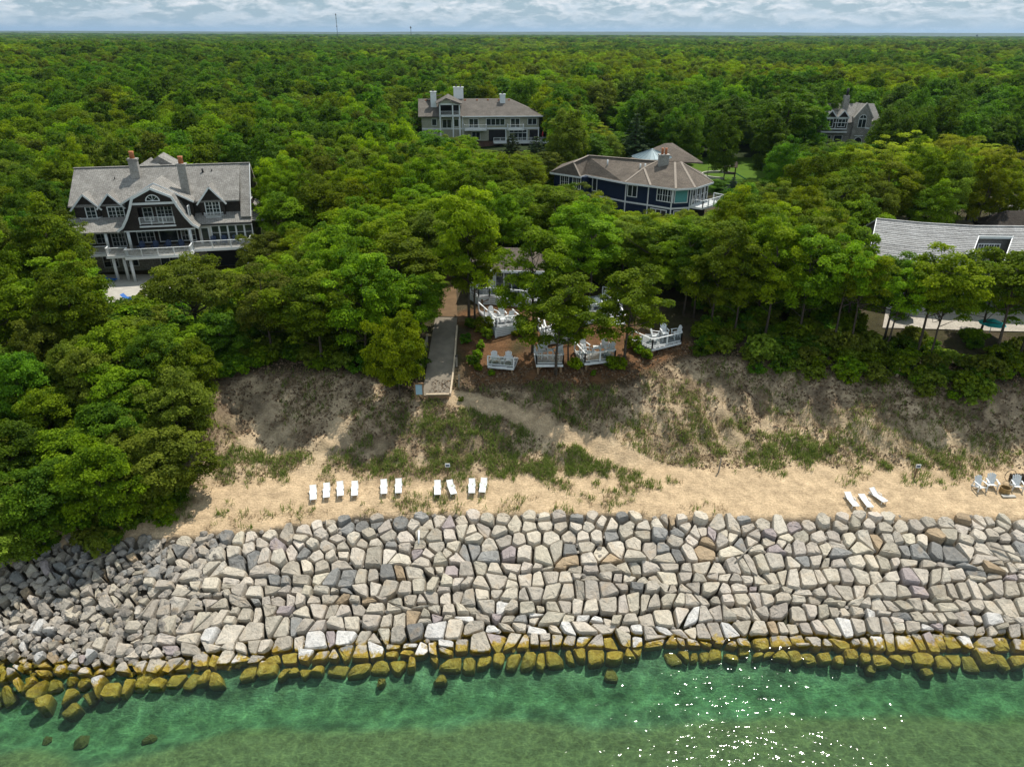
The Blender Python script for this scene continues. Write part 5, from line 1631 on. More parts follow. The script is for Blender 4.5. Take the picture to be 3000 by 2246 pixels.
# ------------------------------------------------------------------ stone house on the right
def house_stone():
    b0 = W(2395, 425, 12.2); b1 = W(2560, 425, 12.2)
    yaw = -.03
    h = empty("stone_house", b0, yaw, "far grey stone house with white timbered dormers, steep gable and tall chimney in the trees", "house")
    k = np.linalg.norm((b1 - b0)[:2]) / 15.0
    h.scale = (k, k, k)
    MB().box(0, 14.6, 0, 9, -2, 6.0).build("wall", M_STONEW, h)
    MB().prism([(14.6, 0, 4.0), (14.6, 9, 4.0), (14.6, 4.6, 9.4)], (-.4, 0, 0)).build("gable_wall", M_STONEW, h)
    mb = MB()
    mb.slab([(-.4, -.5, 6.8), (6.5, -.5, 6.8), (6.5, 4.6, 9.9), (-.4, 4.6, 9.9)], .2)
    mb.slab([(6.5, -.4, 5.6), (11.5, -.4, 6.2), (11.5, 4.6, 9.9), (6.5, 4.6, 9.9)], .2)
    mb.slab([(10.9, -.6, 4.6), (12.2, -1.0, 4.0), (16.4, -1.0, 3.6), (14.4, 4.6, 9.9), (10.9, 4.6, 9.9)], .2)
    mb.slab([(-.4, 4.6, 9.9), (14.4, 4.6, 9.9), (16.4, 9.6, 4.0), (-.4, 9.6, 5.2)], .2)
    mb.build("roof", M_SHAKE, h)
    MB().bar((10.9, -1.1, 4.5), (16.4, -1.1, 3.6), .1, .4).build("eave_trim", M_WHITE, h)
    # timbered bay with two small gables
    MB().box(.2, 6.2, -.9, .1, 4.0, 6.9).build("bay_wall", M_DARKW, h)
    for u in (1.75, 4.85):
        MB().prism([(u - 1.45, -1.0, 6.9), (u + 1.45, -1.0, 6.9), (u, -1.0, 8.6)], (0, 3.2, 0)).build("dormer", M_DARKW, h)
        mb = MB()
        for sg in (-1, 1):
            mb.slab([(u, -1.3, 8.85), (u + sg * 1.7, -1.3, 6.85), (u + sg * 1.7, 1.2, 6.85), (u, 3.0, 8.85)], .15)
        mb.build("dormer_roof", M_SHAKE, h)
        mb = MB()
        for sg in (-1, 1): mb.bar((u, -1.34, 8.65), (u + sg * 1.7, -1.34, 6.65), .06, .26)
        mb.box(u - 1.5, u + 1.5, -1.08, -.98, 6.75, 7.0); mb.build("dormer_trim", M_WHITE, h)
        win(h, u - .1, -.9, 4.7, 1.7, 1.8, 1, 1, cas=2)
    mb = MB()
    mb.box(.1, 6.3, -1.02, -.9, 4.0, 4.3); mb.box(.1, 6.3, -1.02, -.9, 6.6, 6.85); mb.box(3.2, 3.35, -1.0, -.9, 4.2, 6.6); mb.box(6.15, 6.3, -1.0, -.9, 4.2, 6.6); mb.box(2.8, 6.2, -1.0, -.9, 5.6, 5.75)
    mb.build("bay_trim", M_WHITE, h)
    MB().box(0, 6.6, -1.0, 0, 3.2, 3.5).build("porch_roof", M_WHITE, h)
    win(h, 1.8, 0, .4, 2.4, 2.0, 2, 1, cas=2); win(h, 4.9, 0, .4, 2.0, 2.0, 1, 1)
    # steep stone gable with arched light and door
    MB().prism([(7.6, -1.1, -2), (12.0, -1.1, -2), (12.3, -1.1, 7.0), (10.2, -1.1, 10.2), (7.9, -1.1, 7.0)], (0, 3.5, 0)).build("gable_tower", M_STONEW, h)
    mb = MB(); mb.bar((10.2, -1.0, 10.4), (7.6, -1.0, 6.8), .5, .25); mb.bar((10.2, -1.0, 10.4), (12.5, -1.0, 6.8), .5, .25); mb.build("coping", M_CONC, h)
    mb = MB(); mb.slab([(10.2, -.9, 10.1), (7.9, -.9, 7.0), (7.9, 4, 7.0), (10.2, 6, 10.1)], .1); mb.slab([(10.2, -.9, 10.1), (12.4, -.9, 7.0), (12.4, 4, 7.0), (10.2, 6, 10.1)], .1); mb.build("gable_roof", M_SHAKE, h)
    win(h, 9.9, -1.1, 4.6, 1.8, 1.9, 1, 1, cas=2)
    arc = [(.9 * math.cos(math.pi * q / 10), .9 * math.sin(math.pi * q / 10)) for q in range(11)]
    mb = MB()
    for (a, b), (c, d) in zip(arc[:-1], arc[1:]): mb.bar((9.9 + a, -1.14, 6.75 + b), (9.9 + c, -1.14, 6.75 + d), .1, .12)
    mb.bar((9.0, -1.14, 6.75), (10.8, -1.14, 6.75), .1, .1); mb.bar((9.9, -1.13, 6.75), (9.9, -1.13, 7.6), .1, .08)
    aw = mb.build("arched_window", M_WHITE, h)
    MB().prism([(9.9 + a * .95, -1.12, 6.75 + b * .95) for a, b in arc], (0, .03, 0)).build("pane", M_GLASS, aw)
    door = [(8.7, 0), (10.7, 0), (10.7, 1.6)] + [(9.7 + math.cos(math.pi * q / 8), 1.6 + math.sin(math.pi * q / 8)) for q in range(1, 8)] + [(8.7, 1.6)]
    MB().prism([(a, -1.14, b - .4) for a, b in door], (0, .05, 0)).build("arched_door", M_SHADE, h)
    mb = MB()
    for (a, b), (c, d) in zip(door[2:-1], door[3:]): mb.bar((a, -1.18, b - .4), (c, -1.18, d - .4), .1, .14)
    mb.bar((8.7, -1.18, -.4), (8.7, -1.18, 1.2), .1, .14); mb.bar((10.7, -1.18, -.4), (10.7, -1.18, 1.2), .1, .14); mb.bar((8.6, -1.17, 2.5), (10.8, -1.17, 2.5), .1, .16)
    mb.build("door_surround", M_WHITE, h)
    win(h, 13.6, 0, .4, 1.8, 2.2, 2, 1)
    c = MB().prism([(5.9, 3.2, 7.6), (7.4, 3.2, 7.6), (7.4, 4.4, 7.6), (5.9, 4.4, 7.6)], (0, 0, 3.4)).build("chimney", M_STONEW, h)
    MB().box(6.0, 7.3, 3.3, 4.3, 11.0, 11.9).build("chimney_cap", M_CHIM, c)
    MB().tube([(6.7, 3.8, 11.8), (6.7, 3.8, 13.6)], .3, 10).build("chimney_pot", M_DARK, c)
    return h
HOUSE_D = house_stone()

# ------------------------------------------------------------------ long house with the silver shake roof
def house_grey():
    o = np.array([46.0, 76.0, 11.7])
    h = empty("long_house", o, 0, "long grey house with gently curved silver shake roof and a white framed dormer", "house")
    xs = np.linspace(0, 1, 15)
    rpts = np.array([W(a, b, 19.0) for a, b in ((2568, 641), (2702, 654), (2853, 663), (3001, 664), (3200, 664))]) - o
    epts = np.array([W(a, b, 16.0) for a, b in ((2545, 752), (2670, 768), (2810, 776), (2960, 782), (3180, 790))]) - o
    NC = 49
    tq = np.linspace(0, 4, NC)
    ip = lambda P: np.stack([np.interp(tq, range(5), P[:, i]) for i in range(3)], 1)
    rr, ee = ip(rpts), ip(epts)
    ee[:, 1] = np.minimum(ee[:, 1], rr[:, 1] - 4.6)
    # columns taken up by the inset dormer, open from the eave to TT of the slope
    TT = .74
    hp = [proj(o + ee[i] + (rr[i] - ee[i]) * .6)[0] for i in range(NC)]
    i0 = int(np.argmin([abs(v - 2866) for v in hp])); i1 = int(np.argmin([abs(v - 2958) for v in hp]))
    ncr = 22
    for k in range(ncr):
        a, b = k / ncr, (k + 1.25) / ncr
        runs = [(0, NC - 1)] if a > TT else [(0, i0), (i1, NC - 1)]
        V, F = [], []
        for (p0, p1) in runs:
            e_, r_ = ee[p0:p1 + 1], rr[p0:p1 + 1]
            lo = e_ + (r_ - e_) * a; hi = e_ + (r_ - e_) * min(b, 1.0)
            n = len(lo); m_ = len(V)
            V += list(lo + (0, 0, .075)) + list(hi + (0, 0, .02)) + list(lo + (0, 0, -.02))
            F += [(m_ + i, m_ + i + 1, m_ + n + i + 1, m_ + n + i) for i in range(n - 1)] + [(m_ + 2 * n + i, m_ + 2 * n + i + 1, m_ + i + 1, m_ + i) for i in range(n - 1)]
        MB().add(V, F).build("shingle_course", M_SHAKE2, h)
    mb = MB()
    for i in range(NC - 1):
        lo0, lo1 = (ee[i], ee[i + 1]) if not (i0 <= i < i1) else (ee[i] + (rr[i] - ee[i]) * TT, ee[i + 1] + (rr[i + 1] - ee[i + 1]) * TT)
        mb.slab([lo0 - (0, 0, .06), lo1 - (0, 0, .06), rr[i + 1] - (0, 0, .06), rr[i] - (0, 0, .06)], .18)
        q0, q1 = rr[i] + (0, 5.2, -3.0), rr[i + 1] + (0, 5.2, -3.0)
        mb.slab([rr[i] - (0, 0, .02), rr[i + 1] - (0, 0, .02), q1, q0], .18)
        mb.bar(rr[i] + (0, 0, .05), rr[i + 1] + (0, 0, .05), .3, .07)
    mb.build("roof", M_SHAKE2, h)
    MB().bar(ee[0] + (0, 0, -.05), rr[0] + (0, 0, -.05), .08, .28).build("rake_board", M_WHITE, h)
    mb = MB()
    for i in range(0, NC - 1):
        a, b = ee[i] + (0, .7, 0), ee[i + 1] + (0, .7, 0)
        mb.prism([(a[0], a[1], -1), (b[0], b[1], -1), (b[0], b[1], 4.2), (a[0], a[1], 4.2)], (0, .3, 0))
    mb.prism([(ee[0][0] + .3, ee[0][1] + .8, -1), (rr[0][0] + .3, rr[0][1] + 4.8, -1), (rr[0][0] + .3, rr[0][1] + 4.8, 4.4), (rr[0][0] + .3, rr[0][1], 7.1), (ee[0][0] + .3, ee[0][1] + .8, 4.5)], (.25, 0, 0))
    mb.build("wall", M_GREYW, h)
    for i in range(2, NC - 3, 3):
        c = (ee[i] + ee[i + 1]) / 2 + (0, .7, 0); d = ee[i + 1] - ee[i]
        win(h, c[0], c[1], .3, 1.1, 2.3, 1, 1, ang=math.atan2(d[1], d[0]), name="glass_door" if i % 2 else "window")
    # inset dormer: wall set back into the slope, cheeks at both sides
    w0 = ee[i0] + (rr[i0] - ee[i0]) * TT; w1 = ee[i1] + (rr[i1] - ee[i1]) * TT
    zt = w0[2] - .05; L_ = np.linalg.norm((w1 - w0)[:2]); ang = math.atan2(w1[1] - w0[1], w1[0] - w0[0])
    MB().prism([(w0[0], w0[1], 3.2), (w1[0], w1[1], 3.2), (w1[0], w1[1], w1[2] - .05), (w0[0], w0[1], zt)], (0, .2, 0)).build("dormer", M_GREYW, h)
    for e_, w_ in ((ee[i0], w0), (ee[i1], w1)):
        MB().prism([(e_[0], e_[1], 3.2), (w_[0], w_[1], 3.2), (w_[0], w_[1], w_[2]), (e_[0], e_[1], e_[2])], (.12, 0, 0)).build("dormer_cheek", M_GREYW, h)
        MB().bar(e_ + (.06, 0, .05), w_ + (.06, 0, .05), .09, .08).build("dormer_trim", M_WHITE, h)
    MB().bar(w0 + (0, -.12, -.08), w1 + (0, -.12, -.08), .2, .28).build("dormer_trim", M_WHITE, h)
    MB().prism([(ee[i0][0], ee[i0][1], 4.0), (ee[i1][0], ee[i1][1], 4.0), (w1[0], w1[1], 4.1), (w0[0], w0[1], 4.1)], (0, 0, -.15)).build("dormer_floor", M_GREYWOOD, h)
    cw_ = (w0 + w1) / 2
    win(h, cw_[0] - .45, cw_[1] - .04, zt - 1.45, 2.2, .62, 2, 2, cas=4, ang=ang); win(h, cw_[0] - .45, cw_[1] - .04, zt - 2.4, 1.1, .75, 1, 1, ang=ang)
    # eyebrow dormer
    e = W(2840, 755, 16.6) - o
    arc = [(1.5 * math.cos(math.pi * q / 10), .9 * math.sin(math.pi * q / 10)) for q in range(11)]
    MB().prism([(e[0] + a, e[1], e[2] - .5 + b) for a, b in arc], (0, 2.2, 0)).build("eyebrow_dormer", M_GREYW, h)
    mb = MB()
    for (a, b), (c, d) in zip(arc[:-1], arc[1:]): mb.bar((e[0] + a * 1.05, e[1] - .05, e[2] - .45 + b * 1.05), (e[0] + c * 1.05, e[1] - .05, e[2] - .45 + d * 1.05), .3, .12)
    mb.build("eyebrow_trim", M_WHITE, h)
    win(h, e[0] + .3, e[1] - .01, e[2] - .55, .8, .7, 2, 1)
    v = W(2976, 690, 18.0) - o
    MB().box(v[0] - .25, v[0] + .25, v[1] - .3, v[1] + .3, v[2] - .4, v[2] + .45).build("roof_vent", M_COPPER, h)
    return h
HOUSE_E = house_grey()
# a corner of another shake roof at the road
pq = W(2975, 660, 16.0)
hr = empty("road_house", (pq[0] + 2.5, pq[1] + 3, 12.0), 0, "dark shake roof corner behind the right end of the silver roof", "house")
mb = MB(); mb.slab([(-4.2, -2, 3.0), (4, -3, 3.0), (4, 1, 5.0), (-1.5, 1, 5.0)], .2); mb.slab([(-4.2, -2, 3.0), (-1.5, 1, 5.0), (-3.8, 4, 3.0)], .2); mb.build("roof", M_DARKW, hr)
MB().box(-3.4, 4, -1.4, 4, -1, 2.85).build("wall", M_GREYW, hr)

# ------------------------------------------------------------------ small shelter behind the slatted deck and half hidden houses
def simple_house(name, label, px, py, z, w, d, hw, hr_, yaw, wallm, roofm, wins):
    p = W(px, py, z)
    h = empty(name, p, yaw, label, "house")
    MB().box(-w / 2, w / 2, 0, d, -1.5, hw).build("wall", wallm, h)
    mb = MB(); e = .6
    mb.slab([(-w / 2 - e, -e, hw), (w / 2 + e, -e, hw), (w / 2 - d * .35, d / 2, hw + hr_), (-w / 2 + d * .35, d / 2, hw + hr_)], .18)
    mb.slab([(-w / 2 - e, d + e, hw), (w / 2 + e, d + e, hw), (w / 2 - d * .35, d / 2, hw + hr_), (-w / 2 + d * .35, d / 2, hw + hr_)], .18)
    mb.slab([(-w / 2 - e, -e, hw), (-w / 2 + d * .35, d / 2, hw + hr_), (-w / 2 - e, d + e, hw)], .18)
    mb.slab([(w / 2 + e, -e, hw), (w / 2 - d * .35, d / 2, hw + hr_), (w / 2 + e, d + e, hw)], .18)
    mb.build("roof", roofm, h)
    MB().box(-w / 2 - e - .02, w / 2 + e + .02, -e - .1, -e, hw - .25, hw + .02).build("gutter", M_WHITE, h)
    for (u, zz, ww, hh, cas) in wins: win(h, u, 0, zz, ww, hh, cas=cas)
    return h
DECK_LONG_Z = G(1433, 892)[2] + .9
simple_house("garden_pavilion", "low white pavilion with brown roof and glass doors behind the slatted deck", 1480, 851, DECK_LONG_Z + .05, 7.5, 5, 2.5, 1.7, R(-4), M_WHITE, M_ASPH, [(-2.4, .1, 1.0, 2.0, 1), (.3, .05, 2.6, 2.1, 3), (2.9, .5, .9, 1.4, 1)])
simple_house("tan_house", "brown roofed tan house peeping between the tall trees left of the lawn", 1790, 385, 13.0, 8, 7, 3.6, 2.8, R(20), M_BEIGE, M_ASPH2, [(0, 1.2, 1.6, 1.4, 2), (-2.6, .8, 1.0, 2.0, 1)])
simple_house("slate_house", "wide grey roof half hidden by the pale locusts at the right edge", 2960, 470, 12.5, 22, 12, 3.5, 3.2, R(-8), M_GREYW, M_SHAKE2, [(0, 1, 2, 1.4, 2)])
# ------------------------------------------------------------------ flat pieces of the setting laid on the ground
def drape(name, px4, mat, off=.05, nu=16, nv=16, pts=None, kind="structure"):
    "four-cornered sheet (photo pixels on the ground, or points) laid over the terrain"
    c = [np.array(G(*q)) for q in px4] if pts is None else [np.array(p) for p in pts]
    V = []
    for j in range(nv + 1):
        for i in range(nu + 1):
            u, v = i / nu, j / nv
            p = (c[0] * (1 - u) + c[1] * u) * (1 - v) + (c[3] * (1 - u) + c[2] * u) * v
            V.append((p[0], p[1], g1(p[0], p[1]) + off))
    F = [(j * (nu + 1) + i, j * (nu + 1) + i + 1, (j + 1) * (nu + 1) + i + 1, (j + 1) * (nu + 1) + i) for j in range(nv) for i in range(nu)]
    mb = MB().add(V, F, True)
    o = mb.build(name, mat, kind=kind)
    return o
drape("path", [(1238, 1160), (1320, 1160), (1340, 930), (1276, 930)], plain("worn_concrete", (.22, .19, .15), .9, .2, 1.0, .2, 0, .3), .05, 10, 40)
drape("upper_path", [(1276, 928), (1340, 928), (1330, 700), (1296, 700)], plain("earth_path", (.16, .105, .06), .9, .25, 1.0, .1), .06, 8, 50)
drape("patio", [(285, 925), (740, 895), (700, 805), (305, 805)], M_CONC, .06, 30, 14)
drape("brick_court", [(745, 660), (880, 665), (850, 592), (765, 592)], M_PAVER, .06, 16, 16)
drape("terrace", [(2585, 962), (3060, 975), (3060, 885), (2600, 880)], M_FLAG, .09, 30, 16)
def lawn_mat():
    m, nt, b = new_mat("mown_lawn")
    P_ = pos(nt)
    c = ramp(nt, noise(nt, P_, .5, 4), [(.3, (.060, .120, .010)), (.7, (.085, .155, .014))])
    c = mixc(nt, 1.0, c, ramp(nt, noise(nt, P_, 9, 3), [(.3, (.8, .8, .8)), (.7, (1.15, 1.15, 1.15))]), 'MULTIPLY')
    nt.links.new(c, b.inputs["Base Color"]); b.inputs["Roughness"].default_value = .9; b.inputs["Specular IOR Level"].default_value = .1
    return m
M_LAWN = lawn_mat()
drape("lawn", [(1985, 560), (2290, 560), (2270, 462), (1995, 462)], M_LAWN, .06, 24, 24)
drape("drive", [(2850, 690), (3100, 700), (3100, 575), (2935, 580)], M_ASPHALT, .06, 20, 16)
drape("gravel_drive", [(2690, 570), (2840, 570), (2800, 485), (2735, 485)], plain("pale_gravel", (.46, .38, .28), .95, .15, 2, .1), .06, 12, 12)
drape("court", [(1880, 720), (2080, 760), (2070, 700), (1930, 690)], plain("pale_court", (.45, .42, .36), .9, .1, 1, .1), .06, 14, 10)

# ------------------------------------------------------------------ decks
def deck(name, label, corners, z, rails, skirts=(), fas=.26, group="white railed seating decks on the bluff", glassy=True, legs=True, rail_h=.95):
    P = [W(a, b, z) for a, b in corners]
    o = np.array([np.mean([p[0] for p in P]), np.mean([p[1] for p in P]), z])
    root = empty(name, o, 0, label, "deck", group)
    Q = [p - o for p in P]; n = len(Q)
    cen = np.mean(Q, 0)
    inn = [cen + (q - cen) * .985 for q in Q]
    MB().prism([(q[0], q[1], -fas) for q in Q], (0, 0, fas)).build("fascia", M_WHITE, root)
    # floor boards, one by one
    ys = np.array(inn)[:, 1]; xs = np.array(inn)[:, 0]
    y0 = ys.min(); w = .29
    proto = None
    while y0 < ys.max():
        y1 = min(y0 + w - .02, ys.max())
        ym = (y0 + y1) / 2
        hit = []
        for i in range(n):
            a, b = inn[i], inn[(i + 1) % n]
            if (a[1] - ym) * (b[1] - ym) < 0: hit.append(a[0] + (b[0] - a[0]) * (ym - a[1]) / (b[1] - a[1]))
        if len(hit) >= 2:
            MB().box(min(hit), max(hit), y0, y1, .004, .03).build("board", M_DECK, root)
        y0 += w
    for (i, j) in rails:
        a, b = inn[i], inn[j]
        railing(root, [(a[0], a[1]), (b[0], b[1])], .03, rail_h, 1.7, 0, glassy=glassy, pw=.13)
    for (i, j, hgt) in skirts:
        a, b = Q[i], Q[j]; d = (b - a) / np.linalg.norm(b - a); nr = np.array([d[1], -d[0], 0])
        if nr @ (cen - a) > 0: nr = -nr
        nb = max(3, int(hgt / .19))
        for k in range(nb):
            t = -fas - .03 - k * hgt / nb
            bh = hgt / nb - .045
            MB().prism([a + (0, 0, t), b + (0, 0, t), b + (0, 0, t - bh), a + (0, 0, t - bh)], nr * .03).build("skirt_board", M_WHITE, root)
        for t in np.linspace(0, 1, max(2, round(np.linalg.norm(b - a) / 1.9) + 1)):
            p = a + (b - a) * t
            MB().bar(p + nr * .02 + (0, 0, -fas), p + nr * .02 + (0, 0, -fas - hgt - .05), .14, .12).build("skirt_post", M_WHITE, root)
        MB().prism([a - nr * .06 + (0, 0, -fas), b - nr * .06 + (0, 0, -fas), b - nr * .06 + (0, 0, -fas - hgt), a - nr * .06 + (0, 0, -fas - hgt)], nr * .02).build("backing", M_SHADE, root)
    if legs:
        for q in inn:
            q2 = cen + (q - cen) * .86
            zg = g1(q2[0] + o[0], q2[1] + o[1]) - o[2]
            if zg < -fas - .05:
                MB().box(q2[0] - .1, q2[0] + .1, q2[1] - .1, q2[1] + .1, zg - .2, -fas).build("leg", M_TIMBER, root)
                if zg < -fas - .4:
                    MB().bar((q2[0], q2[1], zg * .7), (q2[0] + (cen[0] - q2[0]) * .35, q2[1], -fas - .02), .08).build("brace", M_TIMBER, root)
    return root, o
def zdeck(px, py, clear):
    p = G(px, py); return p[2] + clear
DK = {}
def add_deck(key, *a, **k): DK[key] = deck(*a, **k)
add_deck('small', "seating_deck", "small low deck with two chairs and a front railing, lowest on the mulch", [(1428.6, 1070), (1505, 1077), (1520.5, 1046), (1437, 1045)], zdeck(1466, 1083, .55), [(0, 1)])
add_deck('square', "seating_deck", "square deck on timber legs behind the trunk of the spreading oak", [(1571, 1068), (1650, 1067), (1646, 1039), (1565, 1040)], zdeck(1610, 1092, .95), [(0, 1), (1, 2), (3, 0)])
add_deck('diamond', "seating_deck", "slanting deck with sunlit table and stools left of the stout trunked oak", [(1713, 1063), (1802, 1053), (1783, 1030), (1682, 1028)], zdeck(1760, 1082, .8), [(0, 1), (1, 2), (3, 0)])
add_deck('corner', "seating_deck", "pointed deck with tall chairs hung over the right end of the mulch", [(1910, 1022), (1996, 1001), (1990, 983), (1897, 978), (1849, 994.5)], zdeck(1915, 1040, .75), [(0, 1), (4, 0), (1, 2)])
add_deck('four', "seating_deck", "raised deck with slatted skirt and four chairs round a table", [(1452.8, 959), (1521, 950), (1502, 932), (1450, 918), (1402, 911)], zdeck(1456, 996, 1.2), [(0, 1), (4, 0), (1, 2)], [(0, 1, 1.15), (4, 0, 1.15)], glassy=False)
add_deck('long', "viewing_deck", "long slatted deck with glass railing in front of the white pavilion", [(1401.5, 870), (1433.4, 868), (1520, 876), (1590, 886), (1590, 852), (1378, 846), (1377, 857)], DECK_LONG_Z, [(0, 1), (1, 2), (2, 3), (6, 0)], [(0, 1, .9), (1, 2, .9), (2, 3, .9), (6, 0, .9)])
add_deck('upper', "seating_deck", "upper deck with bench and three chairs behind the leafy oaks", [(1686, 926), (1781, 912), (1822, 884), (1765, 864), (1696, 874)], zdeck(1740, 945, 1.05), [(0, 1), (2, 3)], [(0, 1, 1.0), (1, 2, .9)], glassy=False)
add_deck('middle', "seating_deck", "middle deck almost hidden behind the spreading oak's crown", [(1598, 985), (1692, 976), (1684, 955), (1592, 962)], zdeck(1640, 1000, .8), [(0, 1), (3, 0)], [(0, 1, .7)], glassy=False)
# stairs with white risers right of the upper deck
def stairs(px, py, label, n=6, w=1.7, yaw=0.0):
    p = G(px, py)
    r = empty("stairs", (p[0], p[1], p[2]), yaw, label, "stairs", "white wooden stairs between the decks")
    for k in range(n):
        MB().box(-w / 2, w / 2, k * .3, k * .3 + .34, k * .17 + .12, k * .17 + .17).build("tread", M_WHITE, r)
    for s in (-1, 1):
        MB().bar((s * w / 2, 0, .0), (s * w / 2, n * .3, n * .17), .06, .25).build("stringer", M_WHITE, r)
        railing(r, [(s * w / 2, 0, .1), (s * w / 2, n * .3, n * .17 + .1)], 0, .9, 1.5, 0, pw=.11)
    return r
stairs(1808, 955, "white stairs climbing to the right side of the upper deck", 7, 1.8, R(20))
stairs(1622, 1010, "white handrailed stairs under the spreading oak", 7, 1.4, R(25))

# ------------------------------------------------------------------ adirondack chairs, tables, bench
def adirondack(label, group, loc, rz, lift=0.0, mat=None, s=1.0):
    mat = mat or M_WHITE
    r = empty("adirondack_chair", loc, rz, label, "chair", group)
    r.scale = (s, s, s)
    L = lift
    mb = MB()
    for k in range(5):
        y = -.30 + k * .115
        mb.prism([(-.26, y, .38 + L - k * .035), (.26, y, .38 + L - k * .035), (.26, y + .10, .355 + L - k * .035), (-.26, y + .10, .355 + L - k * .035)], (0, 0, -.025))
    for x in (-.25, .25): mb.bar((x, -.32, .345 + L), (x, .62, .06 + L), .05, .10)
    mb.build("seat", mat, r)
    mb = MB()
    for k in range(5):
        x0 = -.20 + k * .10; x1 = x0 * 1.32; hh = (1.0, 1.08, 1.11, 1.08, 1.0)[k]
        mb.prism([(x0 - .042, .20, .20 + L), (x0 + .042, .20, .20 + L), (x1 + .056, .46, hh - .06 + L), (x1, .485, hh + L), (x1 - .056, .46, hh - .06 + L)], (0, .03, 0))
    mb.box(-.30, .30, .36, .40, .66 + L, .73 + L); mb.box(-.24, .24, .25, .29, .30 + L, .38 + L)
    mb.build("backrest", mat, r)
    for x in (-.36, .36):
        MB().prism([(x - .07, -.40, .60 + L), (x + .07, -.40, .60 + L), (x + .05, .36, .60 + L), (x - .04, .36, .60 + L)], (0, 0, .03)).build("armrest", mat, r)
        MB().bar((x, -.28, .0), (x, -.28, .60 + L), .04, .11).build("leg", mat, r)
        MB().bar((x * .85, .55 if L == 0 else .42, .0), (x * .95, .34, .60 + L), .04, .08).build("leg", mat, r)
    if L > 0:
        MB().box(-.33, .33, -.31, -.25, .22, .28).build("footrest", mat, r)
    return r
def table(label, loc, rz=0, h=.45, w=.55, group="small white tables on the decks"):
    r = empty("side_table", loc, rz, label, "table", group)
    MB().box(-w / 2, w / 2, -w / 2, w / 2, h - .04, h).build("tabletop", M_WHITE, r)
    for x in (-1, 1):
        for y in (-1, 1):
            MB().box(x * w * .4 - .03, x * w * .4 + .03, y * w * .4 - .03, y * w * .4 + .03, 0, h - .04).build("leg", M_WHITE, r)
    return r
def on_deck(key, px, py):
    z = DK[key][1][2] + .03; return W(px, py, z)
CH = "white adirondack chairs on the decks"
adirondack("white slat chair at the left of the small low deck", CH, on_deck('small', 1450, 1062), R(12))
adirondack("white slat chair at the right of the small low deck", CH, on_deck('small', 1489, 1063), R(-4))
table("tiny white table between the two chairs of the small low deck", on_deck('small', 1472, 1066), 0, .4, .4)
adirondack("back left white chair of the four on the raised slatted deck", CH, on_deck('four', 1445, 927), R(40))
adirondack("back right white chair of the four on the raised slatted deck", CH, on_deck('four', 1472, 931), R(15))
adirondack("front left white chair of the four on the raised slatted deck", CH, on_deck('four', 1453, 948), R(70))
adirondack("front right white chair of the four, nearest the right railing", CH, on_deck('four', 1494, 943), R(-25))
table("low white table amid the four chairs of the raised deck", on_deck('four', 1473, 945), .2, .45, .6)
adirondack("left white chair behind the upper deck's railing", CH, on_deck('upper', 1725, 902), R(20))
adirondack("middle white chair behind the upper deck's railing", CH, on_deck('upper', 1748, 903), R(0))
adirondack("right white chair near the corner post of the upper deck", CH, on_deck('upper', 1768, 897), R(-60))
adirondack("white chair turned sideways at the left end of the upper deck", CH, on_deck('upper', 1704, 900), R(70))
b = empty("garden_bench", on_deck('upper', 1785, 880), R(-30), "white garden bench against the upper deck's back railing", "bench")
mb = MB(); [mb.box(-.75, .75, -.28 + k * .15, -.16 + k * .15, .42, .45) for k in range(4)]; mb.build("seat", M_WHITE, b)
mb = MB(); [mb.box(-.72 + k * .16, -.65 + k * .16, .30, .34, .45, .95) for k in range(10)]; mb.box(-.75, .75, .29, .35, .9, .98); mb.build("backrest", M_WHITE, b)
for x in (-.7, .7):
    MB().box(x - .04, x + .04, -.30, -.22, 0, .66).build("leg", M_WHITE, b); MB().box(x - .04, x + .04, .28, .36, 0, .98).build("leg", M_WHITE, b); MB().box(x - .05, x + .05, -.32, .34, .64, .68).build("armrest", M_WHITE, b)
adirondack("tall white chair at the back left of the square deck", CH, on_deck('square', 1590, 1047), R(35), .34)
adirondack("tall white chair beside the trunk on the square deck", CH, on_deck('square', 1634, 1049), R(-30), .34)
adirondack("tall white chair hidden behind the first on the square deck", CH, on_deck('square', 1590, 1042), R(10), .34)
table("tall white bar table on the square deck", on_deck('square', 1612, 1049), 0, .9, .6)
adirondack("tall white chair in the left corner of the slanting deck", CH, on_deck('diamond', 1722, 1049), R(60), .34)
adirondack("tall white chair at the back right of the slanting deck", CH, on_deck('diamond', 1769, 1036), R(-10), .34)
adirondack("tall white chair by the right railing of the slanting deck", CH, on_deck('diamond', 1784, 1043), R(-60), .34)
adirondack("tall white chair in the back corner of the slanting deck", CH, on_deck('diamond', 1712, 1034), R(25), .34)
table("tall sunlit white table on the slanting deck", on_deck('diamond', 1748, 1041), 0, .9, .75)
adirondack("tall white chair left of the table on the pointed deck", CH, on_deck('corner', 1917, 999), R(70), .34)
adirondack("tall white chair behind the table on the pointed deck", CH, on_deck('corner', 1944, 990), R(5), .34)
adirondack("tall white chair at the right tip of the pointed deck", CH, on_deck('corner', 1978, 992), R(-75), .34)
table("tall white table on the pointed deck", on_deck('corner', 1947, 999), 0, .9, .6)
adirondack("white chair on the half hidden middle deck", CH, on_deck('middle', 1640, 970), R(10))
for u, lab in ((-2.4, "leftmost"), (-.8, "second from left"), (.7, "third from left"), (2.2, "rightmost")):
    p = HOUSE_A.matrix_basis @ Vector((u, -2.6, 3.49))
    adirondack(f"{lab} of four navy chairs on the covered porch of the dark house", "navy chairs on the dark house's deck", p, R(12), 0, M_NAVYC, 1.1)
